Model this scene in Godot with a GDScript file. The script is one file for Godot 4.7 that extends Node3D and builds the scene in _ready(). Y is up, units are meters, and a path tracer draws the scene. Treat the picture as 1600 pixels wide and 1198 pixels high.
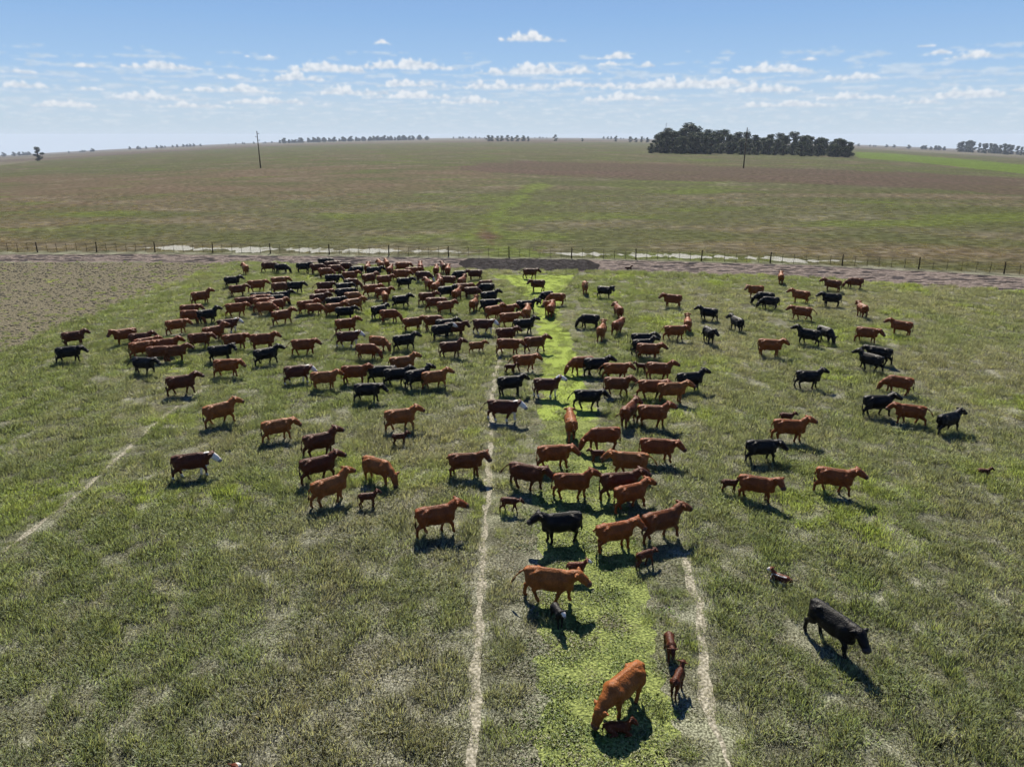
extends Node3D
# A drone's view over a herd of beef cattle on a wide pampas pasture: mown strip, cattle trails, dirt track, wire fence, plain and groves beyond.

const EYE := Vector3(0, 15, 0)
const PITCH := -18.55
const SUN_HEIGHT := 43.0

# herd: x, z, heading (0 = +x, 90 = -z), pose, coat, size
const HERD := [
	[-32.94, -53.53, 29, "P", "d", 0.88],
	[-30.85, -49.24, 24, "M", "k", 0.88],
	[-29.32, -53.92, 225, "P", "m", 0.94],
	[-27.56, -52.85, 17, "P", "d", 0.89],
	[-26.55, -51.61, 35, "L", "m", 0.88],
	[-24.84, -50.98, 22, "P", "m", 0.93],
	[-26.23, -50.31, 30, "M", "r", 0.94],
	[-24.53, -49.28, 12, "M", "n", 0.92],
	[-23.56, -49.43, 13, "S", "n", 0.89],
	[-24.34, -46.59, -12, "L", "k", 0.89],
	[-29.14, -67.98, 29, "W", "m", 0.93],
	[-27.96, -62.62, 18, "M", "m", 0.9],
	[-26.83, -60.13, 7, "G", "m", 0.93],
	[-25.63, -60.5, 32, "W", "k", 0.92],
	[-26.77, -57.12, 30, "M", "r", 0.9],
	[-22.75, -57.34, 22, "L", "h", 0.87],
	[-22.93, -54.97, 37, "W", "m", 0.9],
	[-23.18, -52.85, 19, "M", "n", 0.89],
	[-20.44, -52.49, 23, "M", "m", 0.93],
	[-18.31, -52.35, 11, "P", "m", 0.94],
	[-20.34, -49.42, 15, "T", "k", 0.9],
	[-16.94, -48.76, 34, "U", "k", 0.92],
	[-18.64, -45.98, 8, "M", "r", 0.92],
	[-20.14, -42.53, 23, "U", "d", 0.94],
	[-15.93, -37.54, 39, "U", "o", 0.94],
	[-12.12, -35.34, 27, "M", "o", 0.89],
	[-30.44, -83.79, 120, "P", "o", 0.88],
	[-28.16, -85.17, 6, "M", "d", 0.89],
	[-26.43, -84.35, 0, "G", "k", 0.88],
	[-24.04, -84.75, 5, "P", "k", 0.89],
	[-22.15, -83.9, 13, "G", "d", 0.94],
	[-22.43, -88.23, 8, "M", "k", 0.88],
	[-20.69, -81.5, 12, "G", "m", 0.88],
	[-19.98, -83.1, 7, "G", "n", 0.91],
	[-20.92, -85.57, 14, "M", "d", 0.95],
	[-19.25, -84.74, 10, "G", "d", 0.93],
	[-17.44, -82.03, 212, "G", "k", 0.95],
	[-18.98, -77.45, 2, "M", "k", 0.88],
	[-17.44, -78.86, 10, "S", "m", 0.9],
	[-16.86, -74.9, 269, "P", "k", 0.88],
	[-16.38, -74.73, 0, "G", "n", 0.89],
	[-18.75, -73.09, 5, "L", "d", 0.88],
	[-16.81, -72.75, 15, "L", "k", 0.87],
	[-15.99, -69.41, 23, "M", "k", 0.95],
	[-17.95, -69.18, 4, "L", "m", 0.92],
	[-14.9, -68.03, 14, "G", "o", 0.88],
	[-18.15, -64.07, 20, "P", "m", 0.94],
	[-17.82, -66.9, 23, "S", "d", 0.93],
	[-16.04, -65.6, 18, "L", "k", 0.91],
	[-17.39, -63.61, 10, "G", "r", 0.82],
	[-15.48, -63.1, 18, "U", "r", 0.89],
	[-14.2, -64.79, 29, "U", "o", 0.94],
	[-14.29, -61.73, 3, "S", "k", 0.87],
	[-13.23, -57.15, 18, "U", "m", 0.94],
	[-12.25, -53.22, 10, "L", "h", 0.9],
	[-29.13, -76.03, 13, "S", "k", 0.9],
	[-26.95, -71.52, 11, "S", "n", 0.88],
	[-25.78, -73.7, 14, "L", "r", 0.93],
	[-24.09, -75.66, 22, "M", "o", 0.94],
	[-23.15, -72.73, 20, "G", "n", 0.89],
	[-21.78, -73.1, 4, "L", "k", 0.9],
	[-21.59, -68.28, 22, "U", "k", 0.87],
	[-23.4, -67.49, 10, "L", "k", 0.94],
	[-21.67, -66.91, 20, "G", "k", 0.89],
	[-23.19, -66.66, 15, "M", "m", 0.91],
	[-24.39, -65.88, 13, "L", "n", 0.87],
	[-22.4, -65.08, 19, "M", "r", 0.94],
	[-20.96, -64.53, 34, "P", "m", 0.94],
	[-24.04, -62.85, 19, "L", "r", 0.93],
	[-21.57, -63.37, 7, "G", "r", 0.93],
	[-19.25, -60.27, 34, "U", "m", 0.94],
	[-14.98, -51.04, 6, "L", "m", 0.9],
	[-16.47, -83.75, 92, "S", "m", 0.94],
	[-15.37, -85.87, 113, "P", "o", 0.93],
	[-14.86, -87.19, 104, "P", "o", 0.86],
	[-13.73, -82.55, 85, "S", "m", 0.87],
	[-15.35, -81.92, 4, "P", "k", 0.9],
	[-12.66, -85.19, 0, "M", "r", 0.93],
	[-10.49, -84.17, 98, "S", "m", 0.94],
	[-11.05, -81.9, 9, "L", "r", 0.89],
	[-15.08, -77.34, 39, "S", "n", 0.94],
	[-13.36, -76.72, 12, "P", "m", 0.9],
	[-12.03, -79.64, -2, "M", "r", 0.95],
	[-11.09, -75.39, 0, "S", "k", 0.88],
	[-9.51, -78.9, -2, "G", "h", 0.94],
	[-13.72, -71.49, 21, "L", "r", 0.91],
	[-12.45, -70.34, 7, "P", "m", 0.87],
	[-11.97, -68.18, 105, "G", "o", 0.88],
	[-10.17, -66.38, 18, "U", "k", 0.91],
	[-11.46, -62.33, 38, "P", "k", 0.87],
	[-10.35, -60.8, 9, "G", "m", 0.87],
	[-7.91, -67.79, 1, "U", "n", 0.91],
	[-8.48, -74.23, 116, "P", "m", 0.94],
	[-7.5, -75.89, 102, "S", "m", 0.94],
	[-7.63, -72.94, 74, "S", "r", 0.89],
	[-8.52, -82.54, 89, "P", "m", 0.9],
	[-7.93, -84.6, 106, "S", "n", 0.89],
	[-7.22, -82.54, 90, "S", "r", 0.9],
	[-6.72, -76.42, 182, "P", "n", 0.9],
	[-5.74, -79.35, 209, "G", "k", 0.91],
	[-4.09, -80.06, 195, "P", "d", 0.91],
	[-5.17, -75.56, 73, "U", "m", 0.92],
	[-6.34, -70.59, 21, "S", "k", 0.94],
	[-4.8, -71.85, 3, "L", "m", 0.93],
	[-5.27, -69.31, 72, "U", "r", 0.92],
	[-3.85, -70.63, 6, "G", "d", 0.88],
	[-2.56, -72.21, 194, "G", "k", 0.89],
	[-2.77, -74.15, 207, "G", "n", 0.88],
	[-6.96, -65.38, 7, "M", "n", 0.91],
	[-5.86, -64.08, 17, "P", "m", 0.88],
	[-3.4, -64.97, 73, "W", "o", 0.87],
	[-2.02, -64.62, 5, "L", "k", 0.92],
	[-8, -57.96, 19, "S", "m", 0.88],
	[-6.33, -58.22, 3, "G", "m", 0.94],
	[-5.25, -57.17, 11, "S", "k", 0.92],
	[-4.45, -56.02, 3, "T", "d", 0.91],
	[-2.27, -57.04, -11, "L", "h", 0.93],
	[-5.44, -55.39, 19, "S", "b", 0.88],
	[-7.91, -52.33, 21, "U", "k", 0.9],
	[-4.34, -50.54, 8, "W", "d", 0.89],
	[-2.55, -51.7, 8, "U", "o", 0.62],
	[-9.78, -52.12, -25, "G", "o", 0.87],
	[-10.2, -49.94, -2, "G", "m", 0.87],
	[2.03, -81.19, -12, "L", "d", 0.87],
	[2.58, -74.1, 191, "P", "d", 0.88],
	[3.2, -68.19, 222, "G", "k", 0.91],
	[4.12, -67.53, 184, "G", "r", 0.9],
	[3.34, -64.28, 237, "S", "o", 0.88],
	[3.44, -63.22, 76, "P", "r", 0.9],
	[7.28, -72.67, 267, "S", "o", 0.94],
	[6.33, -58.83, 170, "G", "k", 0.92],
	[-2.09, -67.98, 27, "U", "k", 0.93],
	[-1.54, -61.87, 30, "U", "r", 0.94],
	[-0.44, -62.61, 22, "L", "r", 0.88],
	[1.24, -64.1, 9, "U", "k", 0.92],
	[1.28, -61.55, 80, "P", "o", 0.95],
	[-0.18, -59.26, 9, "L", "r", 0.92],
	[0.99, -57.18, 8, "W", "k", 0.92],
	[-0.42, -54.32, 6, "S", "d", 0.89],
	[1.7, -51.85, 11, "U", "n", 0.89],
	[-0.23, -51.24, -7, "M", "m", 0.91],
	[9.06, -70.74, -31, "T", "k", 0.89],
	[9.18, -62.25, 97, "P", "m", 0.94],
	[8.45, -57.06, 58, "L", "m", 0.88],
	[6.95, -55.27, 72, "W", "o", 0.93],
	[14.75, -66.66, 165, "P", "m", 0.91],
	[16.74, -61.44, 157, "U", "k", 0.87],
	[18.2, -58.05, 105, "P", "k", 0.91],
	[15.01, -54.33, -83, "P", "k", 0.92],
	[14.13, -57.64, 78, "W", "o", 0.9],
	[12.57, -55.08, -2, "L", "r", 0.89],
	[9.7, -52.75, -6, "S", "k", 0.9],
	[9.46, -51.04, 5, "W", "k", 0.89],
	[9.65, -49.83, -16, "S", "m", 0.91],
	[4.59, -46.59, 193, "G", "m", 0.94],
	[5.59, -46.27, 1, "U", "k", 0.92],
	[6.74, -45.36, -5, "L", "r", 0.88],
	[8.57, -46.83, 170, "c", "d", 0.87],
	[9.53, -45.27, -19, "W", "m", 0.91],
	[11.01, -43.06, 8, "W", "k", 0.93],
	[6.39, -42.29, -10, "U", "n", 0.89],
	[8.42, -41.7, -5, "L", "m", 0.93],
	[9.49, -41.13, -1, "S", "o", 0.93],
	[4.42, -40.06, -5, "L", "k", 0.89],
	[6.38, -37.59, 61, "T", "n", 0.92],
	[7.65, -37.23, -11, "W", "m", 0.95],
	[3.07, -35.83, 90, "L", "o", 0.94],
	[4.55, -34.06, 189, "G", "m", 0.94],
	[4.11, -32.58, 183, "c", "d", 0.89],
	[5.4, -31.02, 174, "L", "o", 0.94],
	[7.06, -32.69, -10, "M", "m", 0.93],
	[2.01, -31.91, 7, "M", "r", 0.91],
	[0.69, -29.76, -26, "L", "d", 0.93],
	[2.64, -28.9, -4, "W", "m", 0.88],
	[1.87, -25.27, 193, "S", "k", 0.94],
	[-2.11, -31.1, 4, "T", "n", 0.9],
	[-2.97, -25.85, 18, "U", "m", 0.94],
	[-0.08, -27.63, -8, "k", "d", 0.91],
	[1.31, -21.36, -14, "L", "o", 0.96],
	[2.32, -22.75, 4, "c", "w", 0.87],
	[5.01, -27.89, 23, "U", "r", 0.87],
	[4.69, -28.87, 6, "U", "d", 0.94],
	[3.94, -24.71, 17, "T", "r", 0.89],
	[5.84, -25.44, 23, "U", "n", 0.95],
	[4.87, -23.49, 30, "k", "d", 0.9],
	[12.08, -32.65, 2, "M", "k", 0.88],
	[14.35, -35.21, -12, "W", "r", 0.92],
	[15.01, -37.47, -17, "c", "d", 0.91],
	[9.63, -29.37, -6, "c", "d", 0.87],
	[10.63, -28.72, -23, "T", "m", 0.87],
	[14.22, -29.32, -23, "U", "m", 0.91],
	[9.49, -22.52, 147, "y", "w", 0.89],
	[9.88, -19.05, -64, "M", "k", 0.95],
	[1.48, -20.12, -69, "c", "x", 0.87],
	[4.77, -18.53, -93, "k", "d", 0.92],
	[4.69, -17.06, 60, "c", "d", 0.9],
	[3.02, -16.39, 226, "G", "o", 0.93],
	[2.84, -15.58, -5, "y", "d", 0.88],
	[-6.76, -13.39, 67, "c", "w", 0.91],
	[22.16, -31.38, -25, "y", "d", 0.68],
	[13.91, -87.35, -9, "y", "d", 0.92],
	[28.7, -78.01, 73, "S", "o", 0.88],
	[32.5, -73.97, 148, "S", "n", 0.93],
	[35.37, -75.34, 162, "G", "n", 0.89],
	[23.75, -70.96, 184, "P", "o", 0.91],
	[23.59, -67.72, 157, "G", "k", 0.94],
	[23.45, -65.88, 167, "G", "k", 0.88],
	[27.24, -68.53, 149, "S", "r", 0.93],
	[29.5, -66.94, 169, "S", "k", 0.94],
	[30.57, -62.98, 92, "S", "m", 0.88],
	[24.77, -61.66, 154, "L", "m", 0.93],
	[22.37, -53.86, 144, "W", "k", 0.93],
	[24.03, -54.69, -71, "G", "k", 0.92],
	[18.53, -50.8, -21, "P", "r", 0.94],
	[30.81, -56.7, 144, "S", "m", 0.89],
	[27.13, -54.42, -30, "M", "m", 0.9],
	[25.34, -48.9, 145, "M", "k", 0.94],
	[24.09, -47.39, 126, "U", "k", 0.92],
	[18.57, -43.71, -9, "W", "k", 0.87],
	[23.62, -42.64, 150, "G", "m", 0.88],
	[20.57, -38.82, -1, "U", "k", 0.94],
	[21.73, -37.6, 161, "L", "m", 0.87],
	[23.2, -36.4, 22, "U", "k", 0.84],
	[-13.66, -44.64, 17, "M", "h", 0.91],
	[-11.68, -43.54, 7, "P", "o", 0.89],
	[-9.97, -44.56, 1, "S", "m", 0.92],
	[-8.35, -44.68, 3, "M", "k", 0.9],
	[-7.22, -46.51, 12, "W", "o", 0.93],
	[-7.25, -44.16, 9, "U", "k", 0.89],
	[-5.86, -43.72, 29, "W", "k", 0.92],
	[-4.81, -43.64, 17, "U", "o", 0.88],
	[-8.54, -41.22, 4, "M", "k", 0.9],
	[-5.94, -36.68, 15, "U", "o", 0.93],
	[-5.71, -34.67, 14, "c", "d", 0.88],
	[-9.42, -33.33, 25, "W", "d", 0.92],
	[-8.82, -30.62, 28, "U", "d", 0.92],
	[-7.78, -28.42, 39, "W", "o", 0.91],
	[-6.08, -30.41, -31, "G", "o", 0.92],
	[-6.1, -28.02, 12, "c", "d", 0.94],
	[-14.75, -30.98, 18, "M", "h", 0.9],
	[0.86, -47.22, 9, "L", "r", 0.89],
	[-0.08, -46.55, 0, "c", "d", 0.91],
	[-0.06, -42.46, 9, "P", "k", 0.92],
	[2.11, -42.05, -8, "W", "h", 0.88],
	[-0.47, -38.07, -11, "L", "h", 0.94],
]
const STRIP := [[-84, -3.16, 7.44], [-80, -1.18, 6.59], [-76, 0.5, 5.88], [-72, 0.86, 5.28], [-68, 1.42, 4.78], [-64, 2, 4.46], [-60, 1.97, 4.59], [-56, 1.89, 4.81], [-52, 1.72, 4.9], [-48, 1.67, 4.88], [-44, 1.68, 4.86], [-40, 1.44, 5.11], [-36, 1.24, 5.02], [-32, 1.04, 5.22], [-28, 0.78, 5.01], [-24, 0.79, 5.05], [-20, 0.67, 4.87], [-16, 0.48, 4.47], [-13.5, 0.39, 4.16]]          # z, left edge x, right edge x
const TRAILS := [{"pts": [[-19.48, -23.12], [-19.41, -24.41], [-19.28, -26.6], [-19.2, -29.75], [-19.41, -33.6], [-19.68, -38.4], [-19.53, -42.37], [-19.21, -44.57]], "w": 0.1}, {"pts": [[-1.03, -13.66], [-1.04, -14.46], [-1.03, -16.61], [-1.11, -19.36], [-1.11, -22.91], [-1.08, -27.67], [-1.1, -34.39], [-1.24, -42.14], [-0.97, -48.74], [-0.75, -55.52], [-1.59, -59.17]], "w": 0.14}, {"pts": [[5.55, -13.66], [5.46, -14.46], [5.44, -16.61], [6.03, -19.36], [6.29, -21.75], [6.6, -24.64]], "w": 0.14}]
const FENCE := [[-74.93, -100.72], [-69.89, -101], [-63.07, -100.99], [-52.12, -101.28], [-39.35, -100.4], [-25.71, -98.98], [-11.16, -97.59], [3.34, -96.23], [18.6, -94.4], [31.94, -91.89], [46.55, -88.36], [57.61, -83.82], [61.53, -81.81]]
const TRACK_FAR := [[-73.51, -98.71], [-68.37, -98.7], [-51.13, -99.26], [-34, -98.14], [-20.18, -97.04], [-5.39, -95.7], [9.03, -94.66], [18.41, -93.38], [35.4, -90.44], [51.72, -84.65], [60.44, -80.27]]
const TRACK_NEAR := [[-69.38, -92.88], [-64.53, -92.88], [-48, -92.88], [-31.94, -91.89], [-18.79, -89.97], [-4.94, -87.23], [8.24, -85.92], [16.93, -85.49], [32.34, -82.2], [46.9, -76.29], [54.84, -72.36]]
const EARTH := [[-5.16, -95.97], [0, -95.44], [8.62, -94.66], [9.93, -91.4], [7.91, -86.36], [2.27, -86.79], [-3.8, -87.23], [-5.61, -89.5]]
const PLOUGH := [[-35.14, -91.89], [-35.9, -87.68], [-36.59, -74.28], [-37.11, -64.26], [-37.27, -56.1], [-37.21, -51.43], [-37.06, -47.27]]
const PURPLE := [[-35.4, -424.1], [12.1, -486], [75.5, -453.1], [142.5, -426.7], [210.8, -420.4], [265.2, -371.8], [153.4, -213.6], [128.3, -254.1], [92.3, -274.7], [47.6, -283.7], [13, -309.3], [-23.9, -357.8]]
const CROP := [[596.1, -1336.3], [626.3, -1258], [560.8, -963.5], [471.1, -664.1], [297.4, -417.5], [316.2, -497.8], [349.9, -646.1], [357, -798.5]]
const DITCH := [[-2.6, -106.5], [-5.2, -127.3], [-3.2, -148.4], [0, -177.6], [4, -215.4], [11, -261.3]]
const DRY_PADDOCK := [[-117.1, -156.4], [-80.7, -173], [-40.9, -202], [-16, -237.9], [8.6, -343.4], [-37, -444.2], [-146.9, -440.1], [-265.5, -453.2], [-322.1, -436.3]]
const VALLEY := [[-516, -701.4], [-733.8, -1191.6], [-754.2, -1514.5], [-730.5, -2207.2], [-343.6, -2079.3], [180.7, -2188.5], [731.1, -2527.4], [994.4, -2203.6], [921.4, -1585.9], [887, -1210.9], [9500, -6000], [9500, -12500], [-9500, -12500], [-9500, -6000]]
const FAINT := [[0.35, -33.0, -13.0], [7.5, -30.0, -13.0], [9.1, -26.0, -13.5], [11.4, -27.0, -15.0], [13.1, -32.0, -22.0], [15.6, -30.0, -16.0], [17.9, -28.0, -18.0], [-4.2, -40.0, -24.0], [-7.5, -30.0, -20.0]]
const GROVE := [[138.8, -770.1, 9.9, "short dark eucalyptus in the front of the dense grove, at its tall end"], [149.4, -775, 12.3, "short dark eucalyptus in the front of the dense grove, at its tall end"], [152.8, -765.9, 16.6, "short dark eucalyptus in the front of the dense grove, at its tall end"], [162.4, -761.2, 13.9, "short dark eucalyptus in the front of the dense grove, at its tall end"], [166.4, -751.8, 16.8, "short dark eucalyptus in the front of the dense grove, at its tall end"], [179.4, -776.4, 18.4, "middling dark eucalyptus in the front of the dense grove, at its tall end"], [185.8, -781.6, 17.8, "middling dark eucalyptus in the front of the dense grove, at its tall end"], [191.9, -766.4, 17.8, "middling dark eucalyptus in the front of the dense grove, near the power pole"], [199.3, -774.1, 15.9, "short dark eucalyptus in the front of the dense grove, near the power pole"], [217.2, -802.9, 10.6, "short dark eucalyptus in the front of the dense grove, near the power pole"], [223, -794.4, 12.2, "short dark eucalyptus in the front of the dense grove, near the power pole"], [228.6, -797.3, 12.1, "short dark eucalyptus in the front of the dense grove, near the power pole"], [232.5, -783.1, 14.5, "short dark eucalyptus in the front of the dense grove, near the power pole"], [241.2, -782, 11.1, "short dark eucalyptus in the front of the dense grove, near the power pole"], [249.4, -784.3, 13.8, "short dark eucalyptus in the front of the dense grove, near the power pole"], [264.1, -809.4, 14, "short dark eucalyptus in the front of the dense grove, near the power pole"], [271.2, -815.4, 16.2, "short dark eucalyptus in the front of the dense grove, near the power pole"], [269.3, -790.5, 10.3, "short dark eucalyptus in the front of the dense grove, toward the green crop field"], [277.8, -789.7, 11.4, "short dark eucalyptus in the front of the dense grove, toward the green crop field"], [294.9, -811.1, 12.6, "short dark eucalyptus in the front of the dense grove, toward the green crop field"], [292.9, -780.6, 14.2, "short dark eucalyptus in the front of the dense grove, toward the green crop field"], [307.5, -808.4, 10.7, "short dark eucalyptus in the front of the dense grove, toward the green crop field"], [310.2, -797.3, 11, "short dark eucalyptus in the front of the dense grove, toward the green crop field"], [311.1, -782.6, 12.8, "short dark eucalyptus in the front of the dense grove, toward the green crop field"], [329.8, -797.7, 11.7, "short dark eucalyptus in the front of the dense grove, toward the green crop field"], [331.9, -788.2, 11.7, "short dark eucalyptus in the front of the dense grove, toward the green crop field"], [340.1, -785.6, 10.3, "short dark eucalyptus in the front of the dense grove, toward the green crop field"], [345.4, -790.2, 10.9, "short dark eucalyptus in the front of the dense grove, toward the green crop field"], [153.2, -815, 18.3, "middling dark eucalyptus in the middle of the dense grove, at its tall end"], [158.4, -801.6, 21.9, "middling dark eucalyptus in the middle of the dense grove, at its tall end"], [166.2, -801.5, 22, "middling dark eucalyptus in the middle of the dense grove, at its tall end"], [180.1, -812.9, 25.3, "tall dark eucalyptus in the middle of the dense grove, at its tall end"], [191.2, -826, 21.4, "middling dark eucalyptus in the middle of the dense grove, at its tall end"], [193.1, -802.7, 21.3, "middling dark eucalyptus in the middle of the dense grove, at its tall end"], [203.8, -820.9, 21.2, "middling dark eucalyptus in the middle of the dense grove, near the power pole"], [215.5, -838.1, 20.7, "middling dark eucalyptus in the middle of the dense grove, near the power pole"], [227.3, -847.1, 19.5, "middling dark eucalyptus in the middle of the dense grove, near the power pole"], [239.9, -859.3, 20.1, "middling dark eucalyptus in the middle of the dense grove, near the power pole"], [245.6, -851.7, 17, "short dark eucalyptus in the middle of the dense grove, near the power pole"], [255.4, -856, 16.7, "short dark eucalyptus in the middle of the dense grove, near the power pole"], [256.6, -840.9, 15.9, "short dark eucalyptus in the middle of the dense grove, near the power pole"], [268.4, -855.4, 20.5, "middling dark eucalyptus in the middle of the dense grove, near the power pole"], [272.1, -839.3, 16.3, "short dark eucalyptus in the middle of the dense grove, near the power pole"], [282.3, -848.2, 20.7, "middling dark eucalyptus in the middle of the dense grove, near the power pole"], [295.7, -861.4, 16.5, "short dark eucalyptus in the middle of the dense grove, toward the green crop field"], [304.2, -861, 20.7, "middling dark eucalyptus in the middle of the dense grove, toward the green crop field"], [314, -859.7, 17.5, "middling dark eucalyptus in the middle of the dense grove, toward the green crop field"], [315.5, -842.3, 20.4, "middling dark eucalyptus in the middle of the dense grove, toward the green crop field"], [327.3, -860.2, 17.5, "middling dark eucalyptus in the middle of the dense grove, toward the green crop field"], [336.2, -854.4, 17.5, "middling dark eucalyptus in the middle of the dense grove, toward the green crop field"], [339.6, -848.9, 17.6, "middling dark eucalyptus in the middle of the dense grove, toward the green crop field"], [354.9, -858.5, 15.1, "short dark eucalyptus in the middle of the dense grove, toward the green crop field"], [350.7, -828.6, 18.7, "middling dark eucalyptus in the middle of the dense grove, toward the green crop field"], [353.2, -823.5, 17.2, "middling dark eucalyptus in the middle of the dense grove, toward the green crop field"], [361.1, -826.8, 15.5, "short dark eucalyptus in the middle of the dense grove, toward the green crop field"], [167.4, -868.1, 21.3, "middling dark eucalyptus in the back of the dense grove, at its tall end"], [174.9, -871.3, 26, "tall dark eucalyptus in the back of the dense grove, at its tall end"], [179.1, -847.1, 21.8, "middling dark eucalyptus in the back of the dense grove, at its tall end"], [193.8, -854.8, 31, "tall dark eucalyptus in the back of the dense grove, at its tall end"], [202.1, -853.2, 27.6, "tall dark eucalyptus in the back of the dense grove, at its tall end"], [206.6, -861.4, 23.9, "tall dark eucalyptus in the back of the dense grove, at its tall end"], [221.2, -876.5, 25.2, "tall dark eucalyptus in the back of the dense grove, near the power pole"], [231.3, -877.7, 24, "tall dark eucalyptus in the back of the dense grove, near the power pole"], [248.1, -908.2, 25.5, "tall dark eucalyptus in the back of the dense grove, near the power pole"], [253.4, -890.6, 20.3, "middling dark eucalyptus in the back of the dense grove, near the power pole"], [263.9, -902.5, 23.1, "tall dark eucalyptus in the back of the dense grove, near the power pole"], [270.4, -894.2, 23.6, "tall dark eucalyptus in the back of the dense grove, near the power pole"], [284.9, -896.4, 17.5, "middling dark eucalyptus in the back of the dense grove, near the power pole"], [293.1, -897.2, 17.8, "middling dark eucalyptus in the back of the dense grove, near the power pole"], [308, -922.4, 21.6, "middling dark eucalyptus in the back of the dense grove, near the power pole"], [314.9, -911.6, 23.2, "tall dark eucalyptus in the back of the dense grove, toward the green crop field"], [326.8, -927.8, 19.1, "middling dark eucalyptus in the back of the dense grove, toward the green crop field"], [336.4, -925.6, 25.1, "tall dark eucalyptus in the back of the dense grove, toward the green crop field"], [350.5, -923.3, 21.7, "middling dark eucalyptus in the back of the dense grove, toward the green crop field"], [352.1, -913.4, 20.3, "middling dark eucalyptus in the back of the dense grove, toward the green crop field"], [359.4, -901.8, 19.7, "middling dark eucalyptus in the back of the dense grove, toward the green crop field"], [369.5, -912.4, 18.2, "middling dark eucalyptus in the back of the dense grove, toward the green crop field"], [374.4, -895, 18.8, "middling dark eucalyptus in the back of the dense grove, toward the green crop field"], [387.8, -913.3, 18, "middling dark eucalyptus in the back of the dense grove, toward the green crop field"], [387, -881.1, 14.9, "short dark eucalyptus in the back of the dense grove, toward the green crop field"]]           # x, z, height of the trees of the near grove
const GROVE_FAR := [[1441.6, -2489.1, 29.3], [1414.7, -2428.5, 32.3], [1454.3, -2474.1, 33.2], [1420.9, -2399.4, 36.3], [1398.6, -2344.3, 32.3], [1503, -2484.6, 31.3], [1471.1, -2411.2, 28], [1343.8, -2190.2, 28.6], [1490.9, -2407.3, 30.2], [1459.1, -2336.6, 29.1], [1430.4, -2280.3, 24.8], [1467.9, -2320.6, 26.1], [1344, -2108.2, 28.8], [1332.9, -2072.9, 26.9], [1484, -2291.1, 27.4], [1507.8, -2299.5, 25.1], [1340.8, -2028.9, 22.3], [1461.6, -2199, 19.5], [1492.6, -2225.5, 19.2], [1416.3, -2100.8, 22.2], [1343.8, -1979.1, 17.7], [1431.1, -2087.5, 19.2], [1363.6, -1977, 17.7], [1307.9, -1881.5, 17.4]]
const LONE_TREES := [[-733.8, -1191.6, 20.7, "lone leafy tree standing by itself on the bare plain", 1, 1.7], [145.5, -2595.9, 21.4, "solitary round tree near the horizon between two woods", 2, 1.9], [234.7, -2589.4, 10.7, "low wide bush near the horizon beside the solitary tree", 4, 2.2], [346.2, -2576.9, 19.1, "dark tree at the end of the far wood next to the grove", 5, 1.7], [-76.1, -2488.4, 19, "tree of the short dark row on the horizon", 1, 2.3], [-64.8, -2507.4, 18.1, "tree of the short dark row on the horizon", 4, 2.3], [-45.1, -2458.3, 16.6, "tree of the short dark row on the horizon", 1, 2.3], [-33.7, -2499.5, 17.4, "tree of the short dark row on the horizon", 5, 2.3], [-14.2, -2493.1, 18.8, "tree of the short dark row on the horizon", 1, 2.3], [-0.9, -2530.2, 15.5, "tree of the short dark row on the horizon", 4, 2.3], [16.8, -2467.8, 18.5, "tree of the short dark row on the horizon", 2, 2.3], [37.1, -2542.4, 18.4, "tree of the short dark row on the horizon", 4, 2.3], [51.6, -2471.5, 15.6, "tree of the short dark row on the horizon", 0, 2.3], [372.6, -2443.9, 17, "tree of the row on the horizon meeting the grove", 1, 2.3], [388.5, -2429.8, 14.2, "tree of the row on the horizon meeting the grove", 2, 2.3], [412.2, -2463.7, 17.5, "tree of the row on the horizon meeting the grove", 3, 2.3], [440.4, -2520.8, 15.5, "tree of the row on the horizon meeting the grove", 4, 2.3]]       # x, z, height, label
const FAR_WOODS := [[-1204, -4024, -454, -4175, 80, 25.5, "long dark wood along the horizon beyond the power pole"], [-452, -5481, -136, -5498, 10, 16.7, "low hazy wood on the horizon before the short tree row"], [-2128, -4303, -1952, -4385, 9, 16.7, "hazy wood on the horizon beyond the lone tree"], [-1915, -4401, -1791, -4453, 8, 18.8, "small hazy wood on the horizon of the pale field"], [630, -5464, 981, -5412, 12, 19.1, "hazy wood on the horizon behind the grove's end"], [1858, -4099, 1995, -4034, 9, 15.6, "hazy low wood past the dense grove"], [1659, -3195, 1772, -3134, 10, 18.8, "hazy wood beside the small grove"], [-2299, -3985, -2172, -4055, 7, 16, "faint hazy wood next to the lone tree"], [-2521, -3848, -2430, -3906, 7, 20, "hazy wood on the horizon at the edge of the pale valley"], [-1808, -4876, -1535, -4968, 9, 13.6, "faint thin wood on the horizon near the power pole"], [92, -5599, 277, -5593, 6, 14.6, "faint far wood behind the solitary round tree"]]       # rows of far trees: x0, z0, x1, z1, count, height
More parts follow.
